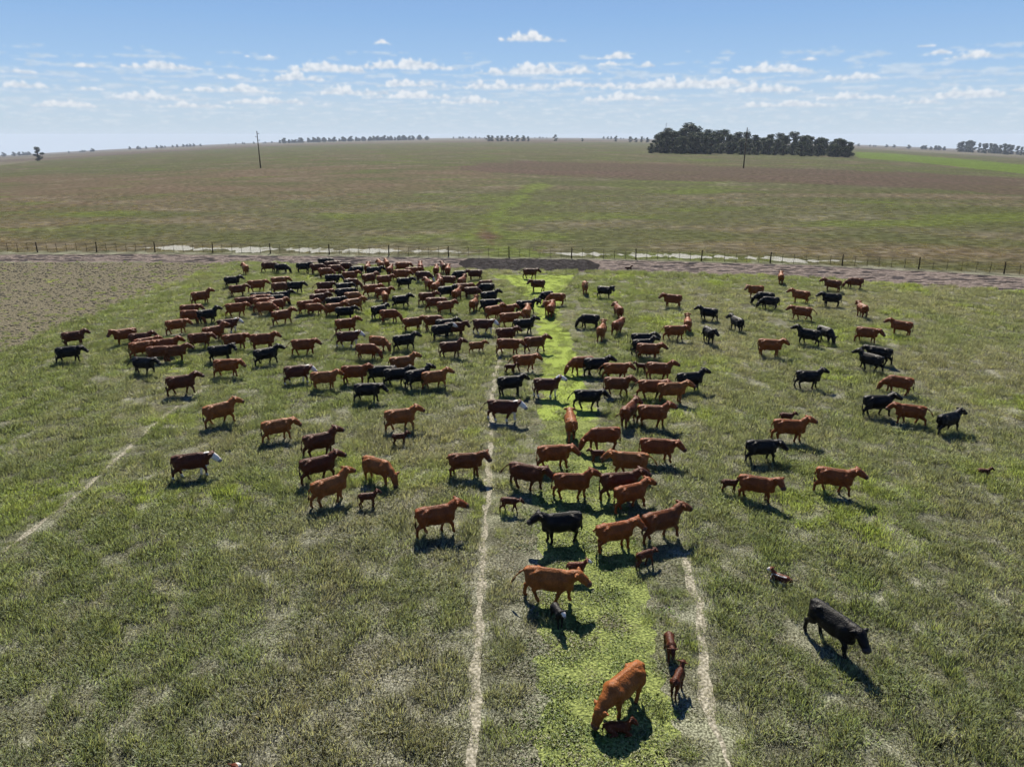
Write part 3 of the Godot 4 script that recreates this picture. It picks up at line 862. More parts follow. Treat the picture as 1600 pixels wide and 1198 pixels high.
func grass() -> void:
	var kinds := [tuft(1, 230, 0.27, 0.34, 0.005, 0.6), tuft(2, 220, 0.23, 0.36, 0.0055, 0.8), tuft(3, 200, 0.14, 0.37, 0.006, 1.1), tuft(4, 190, 0.36, 0.31, 0.0045, 0.45)]
	var where := [[], [], [], []]
	var tint := [PackedColorArray(), PackedColorArray(), PackedColorArray(), PackedColorArray()]
	var short := tuft(7, 150, 0.075, 0.3, 0.011, 1.3, 11)
	var short_at := []
	var short_tint := PackedColorArray()
	rng.seed = 77
	var d := 12.5
	while d < 104.0:
		var step := 0.34 + 0.0035 * maxf(0.0, d - 22.0)
		var half := (d * 0.95 + 6.0) * 0.75 + 2.0
		var count := int(2.0 * half / step)
		for i in count:
			var x := rng.randf_range(-half, half)
			var z := -d - rng.randf() * step
			var clump := coarse.get_noise_2d(x * 0.75, z * 0.75)
			var e := strip_edges(z)
			var fray := rng.randfn() * 0.45
			var on_strip := x + fray > e.x and x + fray < e.y and z > -84.0
			if z < along(TRACK_NEAR, x, 0, 1) - 0.2: continue
			var gap := trail_gap(x, z)
			if gap < 0.1 and rng.randf() < (0.93 if fine.get_noise_2d(z * 0.7, x * 0.3 + 500.0) > -0.05 else 0.2): continue
			if on_strip:
				var g := Color(0.10, 0.155, 0.034).lerp(Color(0.19, 0.27, 0.065), clampf(0.5 + clump * 1.3 + rng.randf_range(-0.25, 0.25), 0, 1))
				if z + 5.0 * rng.randfn() < -38.0: g = Color(0.23, 0.315, 0.05).lerp(Color(0.37, 0.46, 0.095), clampf(0.5 + clump + rng.randf_range(-0.3, 0.3), 0, 1))
				else: g = g.lerp(Color(0.2, 0.31, 0.06), clampf(0.3 + 1.8 * coarse.get_noise_2d(x * 0.25, z * 0.12 + 90.0) , 0, 0.9))
				var bare := fine.get_noise_2d(x * 0.5 + 300.0, z * 0.3)
				if rng.randf() < 0.16 + 0.4 * smoothstep(0.05, 0.4, bare) and z > -48.0: g = Color(0.4, 0.37, 0.25).lerp(g, rng.randf() * 0.6)
				if rng.randf() > 0.8 + clump * 1.3: continue
				var s := rng.randf_range(0.7, 1.3)
				short_at.append(Transform3D(Basis(Vector3.UP, rng.randf() * TAU).scaled(Vector3(s, s * (0.8 + 0.8 * maxf(0.0, clump)), s) * 1.1), Vector3(x, 0, z)))
				short_tint.append(g)
				continue
			if x < along(PLOUGH, z, 1, 0) and z < -46.0:
				if rng.randf() > 0.14 + 0.85 * exp((x - along(PLOUGH, z, 1, 0)) * 0.6): continue
			var edge := minf(absf(x - e.x), absf(x - e.y))          # trodden margin of the strip
			var trod := clampf(1.0 - edge / 1.5, 0, 1) if z > -70.0 else 0.0
			var rows := fine.get_noise_2d(x * 1.5, z * 0.06)
			for f in FAINT:                                  # faint beaten lines beside the strip
				if z > f[1] and z < f[2] and absf(x - f[0] - 0.25 * fine.get_noise_2d(z * 0.3, f[0])) < 0.16: rows += 0.7
			if rng.randf() > clampf(0.84 + clump * 1.0 - maxf(0.0, rows) * (0.8 + x * 0.02) - trod * 0.45, 0.1, 1.0):
				if rng.randf() < 0.75 and gap > 0.1:
					var dry := Color(0.56, 0.54, 0.43).lerp(turf(x, z) * 3.0, rng.randf() * 0.7)
					dry.a = 1.0
					where[2].append(Transform3D(Basis(Vector3.UP, rng.randf() * TAU).scaled(Vector3(1.0, rng.randf_range(0.25, 0.6), 1.0)), Vector3(x, 0, z)))
					tint[2].append(dry)
				continue
			var c := turf(x, z) * 3.05
			c = c * (1.0 + rng.randf_range(-0.2, 0.2))
			var straw := clampf(rows * 1.2 - clump * 0.8 + trod * 0.55 + rng.randf_range(-0.5, 0.4), 0, 0.85)
			c = c.lerp(Color(0.66, 0.64, 0.52), straw)
			c.a = 1.0
			var k := rng.randi() % 4
			if straw > 0.4: k = 2
			var s := (0.62 + 0.55 * clampf(0.5 + clump, 0, 1) + rng.randf_range(-0.12, 0.2)) * (1.0 + d * 0.004) * (1.0 - 0.35 * trod)
			if x < along(PLOUGH, z, 1, 0) and z < -46.0: s *= 0.5
			if gap < 0.4: s *= 0.6
			where[k].append(Transform3D(Basis(Vector3.UP, rng.randf() * TAU).scaled(Vector3(s * 1.15, s * 0.95, s * 1.15)), Vector3(x, 0, z)))
			tint[k].append(c)
		d += step
	var labels := ["upright green pasture grass in tussocks", "arching olive pasture grass between the tussocks", "low straw and green grass between the tussocks", "tall thin grass stalks standing above the sward"]
	for k in 4:
		scatter(["tussock_grass", "arching_grass", "low_grass", "tall_grass"][k], kinds[k], where[k], tint[k], labels[k])
	scatter("short_clover", short, short_at, short_tint, "short bright green sward on the grazed strip")
	var far_at := []
	var far_tint := PackedColorArray()
	d = 80.0
	while d < 230.0:                                   # the sward beyond the fence
		var step := 0.95 + maxf(0.0, d - 96.0) * 0.008
		var half := d * 0.74 + 4.0
		for i in int(2.0 * half / step):
			var x := rng.randf_range(-half, half)
			var z := -d - rng.randf() * step
			if d < 110.0 and z > along(FENCE, x, 0, 1) - 0.3: continue
			if d < 116.0 and on_salt(x, z) and rng.randf() < 0.82: continue
			var clump := coarse.get_noise_2d(x * 0.2, z * 0.2)
			if rng.randf() > (0.6 + clump) * smoothstep(235.0, 150.0, d): continue
			var c := turf(x, z) * rng.randf_range(1.3, 2.1)
			c.a = 1.0
			var s := rng.randf_range(0.45, 0.95)
			far_at.append(Transform3D(Basis(Vector3.UP, rng.randf() * TAU).scaled(Vector3(s * 1.9, s * 0.7, s * 1.9)), Vector3(x, height(x, z), z)))
			far_tint.append(c)
		d += step
	scatter("far_sward", kinds[1], far_at, far_tint, "green and dry grass of the plain beyond the fence")
	# clods of the churned earth and of the worked field
	var st := tool()
	var ball := SphereMesh.new()
	ball.radial_segments = 6
	ball.rings = 3
	ball.radius = 0.5
	ball.height = 1.0
	var at := []
	var ct := PackedColorArray()
	for i in 1500:
		var x := rng.randf_range(-5.0, 9.4)
		var z := rng.randf_range(along(TRACK_FAR, x, 0, 1) + 0.3, along(TRACK_NEAR, x, 0, 1) - 0.2)
		var s := rng.randf_range(0.06, 0.34)
		at.append(Transform3D(Basis.from_euler(Vector3(rng.randf(), rng.randf() * TAU, rng.randf())).scaled(Vector3(s * 1.8, s * 0.4, s * 1.3)), Vector3(x, 0.0, z)))
		var g := rng.randf_range(0.012, 0.06)
		ct.append(Color(g, g * 0.9, g * 0.87))
	scatter("earth_clods", ball, at, ct, "dark clods of churned earth at the head of the green strip")
	get_node("earth_clods").material_override = clod_material()
	get_node("earth_clods").set_meta("category", "earth")
	at = []
	ct = PackedColorArray()
	for i in 9000:
		var z := rng.randf_range(-92.0, -46.0)
		var x := rng.randf_range(-78.0, along(PLOUGH, z, 1, 0) - 0.3)
		if x < z * 0.8: continue
		var s := rng.randf_range(0.05, 0.2)
		at.append(Transform3D(Basis.from_euler(Vector3(rng.randf(), rng.randf() * TAU, rng.randf())).scaled(Vector3(s * 1.5, s * 0.7, s)), Vector3(x, s * 0.1, z)))
		var g := rng.randf_range(0.09, 0.2)
		ct.append(Color(g, g * 0.88, g * 0.6))
	scatter("field_clods", ball, at, ct, "brown clods and dry stubble of the worked field")
	get_node("field_clods").material_override = clod_material()
	get_node("field_clods").set_meta("category", "earth")
	at = []
	ct = PackedColorArray()
	for i in 1500:
		var x := rng.randf_range(-72.0, 58.0)
		if x > -5.6 and x < 9.9: continue
		var z := rng.randf_range(along(TRACK_FAR, x, 0, 1) + 0.3, along(TRACK_NEAR, x, 0, 1) - 0.3)
		if absf(fine.get_noise_2d(x * 0.03, z * 1.1)) < 0.1: continue
		var s := rng.randf_range(0.05, 0.22)
		at.append(Transform3D(Basis.from_euler(Vector3(rng.randf(), rng.randf_range(-0.06, 0.06), 0)).scaled(Vector3(s * 9.0, s * 0.7, s)), Vector3(x, s * 0.05, z)))
		var g := rng.randf_range(0.05, 0.15)
		ct.append(Color(g, g * 0.84, g * 0.74))
	scatter("track_clods", ball, at, ct, "grey ridges and clods of mud along the dirt track")
	get_node("track_clods").material_override = clod_material()
	get_node("track_clods").set_meta("category", "earth")


func clod_material() -> StandardMaterial3D:
	if not mats.has("clod"):
		var m := StandardMaterial3D.new()
		m.vertex_color_use_as_albedo = true
		m.roughness = 0.95
		m.metallic_specular = 0.08
		mats.clod = m
	return mats.clod


# ---------------------------------------------------------------- poles and mast
func poles() -> void:
	for p in [[-142, -432.7, 0, "slim dark power pole standing alone before the pale horizon", 19.8], [125.1, -414, 0, "dark power pole standing in front of the dense grove", 20.7]]:
		var o := Node3D.new()
		o.name = numbered("power_pole")
		add_child(o)
		o.position = Vector3(p[0], height(p[0], p[1]), p[1])
		o.rotation.z = p[2]
		tag(o, p[3], "power pole", "power poles on the plain")
		var st := tool()
		tube(st, Vector3(0, -0.5, 0), Vector3(0, p[4], 0), 0.36, 0.2, 8)
		put("pole", st.commit(), mats.post, o)
		for a in [[0.93, 1.0], [0.84, -1.0], [0.75, 1.0]]:
			st = tool()
			tube(st, Vector3(-a[1] * 0.2, p[4] * a[0], 0), Vector3(a[1] * 1.1, p[4] * a[0], 0), 0.12, 0.1, 4)
			var arm := put("crossarm", st.commit(), mats.post, o)
			st = tool()
			tube(st, Vector3(a[1] * 1.05, p[4] * a[0], 0), Vector3(a[1] * 1.05, p[4] * a[0] + 0.4, 0), 0.13, 0.1, 6)
			put("insulator", st.commit(), mats.post, arm)
	var o := Node3D.new()
	o.name = "radio_mast"
	add_child(o)
	var at := [291.0, -1471.5, 41.4]
	o.position = Vector3(at[0], height(at[0], at[1]), at[1])
	tag(o, "thin distant radio mast standing behind the dense eucalyptus grove", "mast")
	var st := tool()
	tube(st, Vector3(0, 0, 0), Vector3(0, at[2], 0), 0.5, 0.35, 5)
	put("shaft", st.commit(), mats.wire, o)
	for k in 4:
		st = tool()
		tube(st, Vector3(-0.7, at[2] * (0.35 + 0.2 * k), 0), Vector3(0.7, at[2] * (0.35 + 0.2 * k), 0), 0.25, 0.25, 4)
		put("bracket", st.commit(), mats.wire, o)


# ---------------------------------------------------------------- trees
func crown_mesh(seed_: int, lobes: Array, leaves: int, size: float) -> ArrayMesh:
	rng.seed = seed_
	var st := tool()
	for i in leaves:
		var l: Array = lobes[rng.randi() % lobes.size()]
		var d := Vector3(rng.randfn(), rng.randfn(), rng.randfn()).normalized()
		var rr := pow(rng.randf(), 0.45)
		var p: Vector3 = l[0] + d * l[1] * rr * Vector3(1, 0.85, 1)
		p += Vector3(1, 1, 1) * 0.5 * coarse.get_noise_3d(p.x * 0.5, p.y * 0.5, p.z * 0.5)
		var u := Vector3(rng.randfn(), rng.randfn() * 0.7, rng.randfn()).normalized()
		var w := u.cross(Vector3(rng.randfn(), rng.randfn(), rng.randfn())).normalized()
		var s := size * rng.randf_range(0.5, 1.2)
		var n := u.cross(w)
		var g := rng.randf_range(0.7, 1.3)
		st.set_color(Color(0.034 * g, 0.05 * g, 0.02 * g))
		for q in [p - u * s, p + w * s * 0.5, p + u * s, p - u * s, p + u * s, p - w * s * 0.5]:
			st.set_normal(n)
			st.add_vertex(q)
	return st.commit()


func trunk_mesh(high: float, limbs: Array) -> ArrayMesh:
	var st := tool()
	tube(st, Vector3(0, -0.5, 0), Vector3(0.2, high * 0.45, 0.1), 0.5, 0.36, 7)
	tube(st, Vector3(0.2, high * 0.45, 0.1), Vector3(-0.1, high * 0.85, 0), 0.36, 0.12, 6)
	for l in limbs:
		tube(st, Vector3(0.1, high * 0.3, 0), l[0], 0.22, 0.08, 5)
	return st.commit()


func tree_at(v: Array, x: float, z: float, s: float, turn: float, wide: float, label: String, group: String) -> void:
	var o := Node3D.new()
	o.name = numbered("eucalyptus_tree")
	add_child(o)
	o.position = Vector3(x, height(x, z), z)
	o.rotation.y = turn
	o.scale = Vector3(s * wide, s, s * wide)
	tag(o, label, "tree", group)
	put("trunk", v[0], mats.bark, o)
	put("crown", v[1], mats.leafy, o)


func trees() -> void:
	var kinds := []
	for k in 6:                                        # unit trees about 20 m tall
		rng.seed = 300 + k
		var lobes := []
		var slim := k % 3 == 0
		var count := 9 + k
		for i in count:
			var t := float(i) / (count - 1)
			var az := rng.randf() * TAU
			var off := (1.4 if slim else 3.0) * sin(PI * clampf(t * 0.9 + 0.12, 0, 1)) * rng.randf_range(0.5, 1.2)
			lobes.append([Vector3(cos(az) * off, lerpf(1.2 + k % 2 * 0.8, 18.2, pow(t, 1.15)), sin(az) * off), rng.randf_range(1.5, 2.7) * (0.8 if slim else 1.0)])
		var tr := trunk_mesh(20.0, lobes)
		kinds.append([tr, crown_mesh(400 + k, lobes, 3000, 0.5)])
	rng.seed = 55
	for g in GROVE:
		var edge: String = g[3]
		tree_at(kinds[rng.randi() % 6], g[0], g[1], g[2] / 20.0, rng.randf() * TAU, rng.randf_range(1.8, 2.5), edge, "trees of the dense grove")
	for g in GROVE_FAR:
		tree_at(kinds[rng.randi() % 6], g[0], g[1], g[2] / 20.0, rng.randf() * TAU, rng.randf_range(1.5, 2.2), "dark tree of the small grove beyond the bright green crop field", "trees of the small grove past the crop")
	for g in LONE_TREES:
		tree_at(kinds[g[4]], g[0], g[1], g[2] / 20.0, rng.randf() * TAU, g[5], g[3], "single trees far out on the plain")
	var far := crown_mesh(900, [[Vector3(0, 6, 0), 5.0], [Vector3(4, 7, 1), 5.0], [Vector3(-4, 5, -1), 4.5], [Vector3(1, 11, 0), 4.2], [Vector3(-2, 14, 0), 3.2], [Vector3(0, 3, 0), 5.0]], 700, 1.5)
	var n := 0
	for row in FAR_WOODS:
		var at := []
		var ct := PackedColorArray()
		for i in row[4]:
			var t: float = (i + rng.randf()) / row[4]
			var x: float = lerpf(row[0], row[2], t) + rng.randf_range(-20, 20)
			var z: float = lerpf(row[1], row[3], t) + rng.randf_range(-60, 60)
			var s: float = row[5] / 17.0 * rng.randf_range(0.55, 1.1)
			at.append(Transform3D(Basis(Vector3.UP, rng.randf() * TAU).scaled(Vector3(s * 1.2, s, s * 1.2)), Vector3(x, height(x, z) - 0.5, z)))
			ct.append(Color(1, 1, 1))
		scatter("distant_wood", far, at, ct, "")
		var o: Node = get_child(get_child_count() - 1)
		o.material_override = mats.leafy
		tag(o, row[6], "wood", "", "stuff")


# ---------------------------------------------------------------- cattle
func field_mesh(bones: Array, cell: float, k: float, hollows: Array) -> Array:       # tapered capsules joined by a smooth minimum, meshed as surface nets
	var lo := Vector3(1e9, 1e9, 1e9)
	var hi := -lo
	for b in bones:
		for e in 2:
			var p: Vector3 = b[e]
			var r: float = b[2 + e]
			lo = lo.min(p - Vector3.ONE * (r + k + cell * 3.0))
			hi = hi.max(p + Vector3.ONE * (r + k + cell * 3.0))
	var nx := int((hi.x - lo.x) / cell) + 2
	var ny := int((hi.y - lo.y) / cell) + 2
	var nz := int((hi.z - lo.z) / cell) + 2
	var f := PackedFloat32Array()
	f.resize(nx * ny * nz)
	f.fill(1.0)
	for b in bones:
		var a: Vector3 = b[0]
		var d: Vector3 = b[1] - a
		var ra: float = b[2]
		var dr: float = b[3] - ra
		var len2 := maxf(d.length_squared(), 1e-9)
		var m := maxf(ra, b[3]) + k + cell * 2.0
		var p0 := (a.min(b[1]) - Vector3.ONE * m - lo) / cell
		var p1 := (a.max(b[1]) + Vector3.ONE * m - lo) / cell
		for z in range(maxi(0, int(p0.z)), mini(nz, int(p1.z) + 2)):
			for y in range(maxi(0, int(p0.y)), mini(ny, int(p1.y) + 2)):
				var row := (z * ny + y) * nx
				for x in range(maxi(0, int(p0.x)), mini(nx, int(p1.x) + 2)):
					var q := lo + Vector3(x, y, z) * cell - a
					var t := clampf(q.dot(d) / len2, 0.0, 1.0)
					var v := (q - d * t).length() - ra - dr * t
					var old := f[row + x]
					var h := maxf(k - absf(v - old), 0.0) / k
					f[row + x] = minf(v, old) - h * h * k * 0.25
	for b in hollows:
		var p0: Vector3 = (b[0] - Vector3.ONE * (b[1] + k * 2.0) - lo) / cell
		var p1: Vector3 = (b[0] + Vector3.ONE * (b[1] + k * 2.0) - lo) / cell
		for z in range(maxi(0, int(p0.z)), mini(nz, int(p1.z) + 2)):
			for y in range(maxi(0, int(p0.y)), mini(ny, int(p1.y) + 2)):
				for x in range(maxi(0, int(p0.x)), mini(nx, int(p1.x) + 2)):
					var i := (z * ny + y) * nx + x
					var v: float = b[1] - (lo + Vector3(x, y, z) * cell - b[0]).length()
					var h := maxf(k - absf(v - f[i]), 0.0) / k
					f[i] = maxf(v, f[i]) + h * h * k * 0.25
	var verts := PackedVector3Array()
	var norms := PackedVector3Array()
	var at := PackedInt32Array()
	at.resize(f.size())
	at.fill(-1)
	var sy := nx
	var sz := nx * ny
	var corner := [0, 1, sy, sy + 1, sz, sz + 1, sz + sy, sz + sy + 1]
	var edges := [[0, 1], [2, 3], [4, 5], [6, 7], [0, 2], [1, 3], [4, 6], [5, 7], [0, 4], [1, 5], [2, 6], [3, 7]]
	var g := PackedFloat32Array()
	g.resize(8)
	for z in nz - 1:
		for y in ny - 1:
			for x in nx - 1:
				var i := x + y * sy + z * sz
				var v0 := f[i]
				if v0 > 0.08 or v0 < -0.08: continue
				var below := 0
				for c in 8:
					g[c] = f[i + corner[c]]
					if g[c] < 0.0: below += 1
				if below == 0 or below == 8: continue
				var sum := Vector3.ZERO
				var n := 0
				for e in edges:
					var p := g[e[0]]
					var q := g[e[1]]
					if (p < 0.0) == (q < 0.0): continue
					var t := p / (p - q)
					var c0 := Vector3(e[0] & 1, e[0] >> 1 & 1, e[0] >> 2)
					var c1 := Vector3(e[1] & 1, e[1] >> 1 & 1, e[1] >> 2)
					sum += c0.lerp(c1, t)
					n += 1
				at[i] = verts.size()
				verts.append(lo + (Vector3(x, y, z) + sum / n) * cell)
				norms.append(Vector3(g[1] + g[3] + g[5] + g[7] - g[0] - g[2] - g[4] - g[6], g[2] + g[3] + g[6] + g[7] - g[0] - g[1] - g[4] - g[5], g[4] + g[5] + g[6] + g[7] - g[0] - g[1] - g[2] - g[3]).normalized())
	var idx := PackedInt32Array()
	for z in range(1, nz - 1):
		for y in range(1, ny - 1):
			for x in range(1, nx - 1):
				var i := x + y * sy + z * sz
				var v0 := f[i]
				if v0 > 0.08 or v0 < -0.08: continue
				for e in [[1, sy, sz], [sy, sz, 1], [sz, 1, sy]]:
					var v1 := f[i + e[0]]
					if (v0 < 0.0) == (v1 < 0.0): continue
					var a := at[i]
					var b := at[i - e[1]]
					var c := at[i - e[1] - e[2]]
					var d := at[i - e[2]]
					if a < 0 or b < 0 or c < 0 or d < 0: continue
					if v0 < 0.0: idx.append_array([a, c, b, a, d, c])
					else: idx.append_array([a, b, c, a, c, d])
	return [verts, norms, idx]


func V(x: float, y: float, z := 0.0) -> Vector3:
	return Vector3(x, y, z)


func cow_pose(kind: String) -> Dictionary:           # the skeleton of one pose: +x is forwards
	var b := []
	var hx := 1.02                                     # poll and muzzle
	var hy := 1.36
	var mx := 1.36
	var my := 1.12
	var hz := 0.0
	var mz := 0.0
	var stride := [0.0, 0.0, 0.0, 0.0]                 # front near, front off, rear near, rear off
	var tail := [V(-0.86, 1.2), V(-0.95, 0.98, 0.02), V(-0.95, 0.72, 0.03)]
	match kind:
		"U":
			hx = 0.94; hy = 1.38; mx = 1.33; my = 1.14; stride = [0.26, -0.22, -0.2, 0.2]
		"W":
			hx = 0.91; hy = 1.46; mx = 1.29; my = 1.26; hz = -0.05; mz = -0.14; stride = [-0.2, 0.12, 0.1, -0.2]
			tail = [V(-0.88, 1.18), V(-0.98, 0.95, -0.08), V(-1.0, 0.7, -0.12)]
		"L":
			hx = 0.97; hy = 1.24; mx = 1.31; my = 0.94; stride = [-0.24, 0.2, 0.22, -0.24]
			tail = [V(-0.90, 1.2), V(-1.08, 1.08, 0.06), V(-1.24, 0.9, 0.1)]
		"M":
			hx = 0.98; hy = 1.16; hz = 0.05; mx = 1.30; my = 0.84; mz = 0.12; stride = [0.2, -0.1, -0.22, 0.14]
		"S":
			hx = 0.95; hy = 1.34; mx = 1.33; my = 1.08; stride = [0.04, -0.05, -0.04, 0.09]
		"P":
			hx = 0.95; hy = 1.30; hz = -0.1; mx = 1.25; my = 1.02; mz = -0.26; stride = [-0.06, 0.08, 0.1, -0.05]
			tail = [V(-0.88, 1.18), V(-0.97, 0.96, 0.06), V(-0.9, 0.76, 0.2)]
		"T":
			hx = 0.95; hy = 1.34; hz = 0.12; mx = 1.17; my = 1.06; mz = 0.36; stride = [0.1, -0.06, -0.1, 0.06]
			tail = [V(-0.88, 1.2), V(-1.0, 1.02, -0.12), V(-0.86, 0.86, -0.36)]
		"G":
			hx = 1.04; hy = 0.62; mx = 1.19; my = 0.17; hz = 0.03; mz = 0.08; stride = [0.17, -0.12, 0.02, 0.12]
	var poll := V(hx, hy, hz)
	var muz := V(mx, my, mz)
	var fwd := (muz - poll).normalized()
	var across := fwd.cross(Vector3.UP).normalized()
	b.append([V(-0.68, 1.13), V(0.42, 1.13), 0.205, 0.21])          # loin and back
	b.append([V(-0.42, 0.95), V(0.28, 0.94), 0.315, 0.32])         # barrel
	b.append([V(-0.34, 0.80), V(0.36, 0.78), 0.275, 0.27])          # belly
	b.append([V(-0.10, 0.77), V(0.06, 0.76), 0.28, 0.28])
	b.append([V(-0.52, 0.86), V(-0.44, 0.80), 0.24, 0.22])          # flank
	b.append([V(0.1, 0.95), V(0.52, 0.95), 0.31, 0.27])
	b.append([V(0.30, 1.22), V(0.56, 1.19), 0.125, 0.13])           # withers
	b.append([V(-0.5, 1.3), V(0.3, 1.31), 0.045, 0.045])            # ridge of the back
	b.append([V(0.55, 0.92), V(0.64, 0.72), 0.25, 0.16])            # brisket
	b.append([V(-0.42, 0.55), V(-0.32, 0.58), 0.11, 0.1])           # udder
	b.append([V(-0.6, 1.15), V(-0.80, 1.13), 0.19, 0.15])
	var neck := V(0.50, 1.05)
	var mid := neck.lerp(poll, 0.55) + V(0, 0.03)
	b.append([neck, mid, 0.26, 0.205])
	b.append([mid, poll - fwd * 0.06, 0.205, 0.15])
	b.append([V(0.6, 0.9), mid - V(0, 0.11), 0.18, 0.12])           # throat and dewlap
	b.append([V(0.66, 0.8), mid - V(0, 0.17), 0.07, 0.05])
	b.append([poll - across * 0.07, poll + across * 0.07, 0.13, 0.13])
	b.append([poll + fwd * 0.02, poll.lerp(muz, 0.5), 0.16, 0.148])
	b.append([poll.lerp(muz, 0.2) - V(0, 0.07), poll.lerp(muz, 0.62) - V(0, 0.055), 0.105, 0.085])
	b.append([poll.lerp(muz, 0.4), muz, 0.14, 0.105])
	b.append([muz - across * 0.045, muz + across * 0.045, 0.1, 0.1])
	for s in [-1.0, 1.0]:
		var e: Vector3 = poll + across * s * 0.12 - fwd * 0.04 + V(0, 0.03)
		b.append([e, e + across * s * 0.1 - fwd * 0.03 + V(0, 0.01), 0.04, 0.062])
		b.append([e + across * s * 0.1 - fwd * 0.03 + V(0, 0.01), e + across * s * 0.23 - fwd * 0.07, 0.062, 0.02])
		b.append([V(-0.83, 1.2, s * 0.09), V(-0.74, 0.86, s * 0.13), 0.085, 0.15])          # pin bones and buttock
		b.append([V(-0.46, 1.21, s * 0.17), V(-0.5, 1.21, s * 0.23), 0.085, 0.06])           # hips
		var fo: float = stride[0 if s > 0 else 1]
		var ro: float = stride[2 if s > 0 else 3]
		b.append([V(0.46, 1.02, s * 0.15), V(0.44, 0.8, s * 0.17), 0.19, 0.15])         # shoulder
		var elbow := V(0.44 + fo * 0.15, 0.72, s * 0.16)
		var lift := 0.07 if fo > 0.15 else 0.0
		var knee := V(0.46 + fo * 0.75, 0.42 + lift * 0.6, s * 0.15)
		var fet := V(0.44 + fo * 1.0 - lift * 0.3, 0.13 + lift, s * 0.15)
		b.append([V(0.44, 0.8, s * 0.17), elbow, 0.15, 0.105])
		b.append([elbow, knee, 0.115, 0.072])
		b.append([knee, fet, 0.066, 0.05])
		b.append([fet, fet + V(0.04, -0.08), 0.05, 0.062])
		b.append([V(-0.62, 1.02, s * 0.14), V(-0.62, 0.82, s * 0.16), 0.21, 0.18])      # thigh, stifle, hock
		var stifle := V(-0.52 + ro * 0.3, 0.72, s * 0.16)
		var rl := 0.05 if ro > 0.15 else 0.0
		var hock := V(-0.74 + ro * 0.75, 0.46 + rl, s * 0.15)
		var rf := V(-0.70 + ro * 1.1, 0.14 + rl * 0.6, s * 0.15)
		b.append([V(-0.62, 0.82, s * 0.16), stifle.lerp(hock, 0.25), 0.19, 0.14])
		b.append([stifle.lerp(hock, 0.25), hock, 0.14, 0.076])
		b.append([hock, rf, 0.07, 0.052])
		b.append([rf, rf + V(0.045, -0.085), 0.052, 0.062])
	b.append([V(-0.8, 1.22), tail[0], 0.05, 0.038])
	b.append([tail[0], tail[1], 0.036, 0.028])
	b.append([tail[1], tail[2], 0.028, 0.022])
	return {"bones": b, "poll": poll, "muzzle": muz, "tail": tail, "cell": 0.023, "k": 0.055, "hollows": [[V(-0.3, 1.16, 0.40), 0.17], [V(-0.3, 1.16, -0.40), 0.17], [V(-0.78, 0.98, 0.0), 0.06]]}


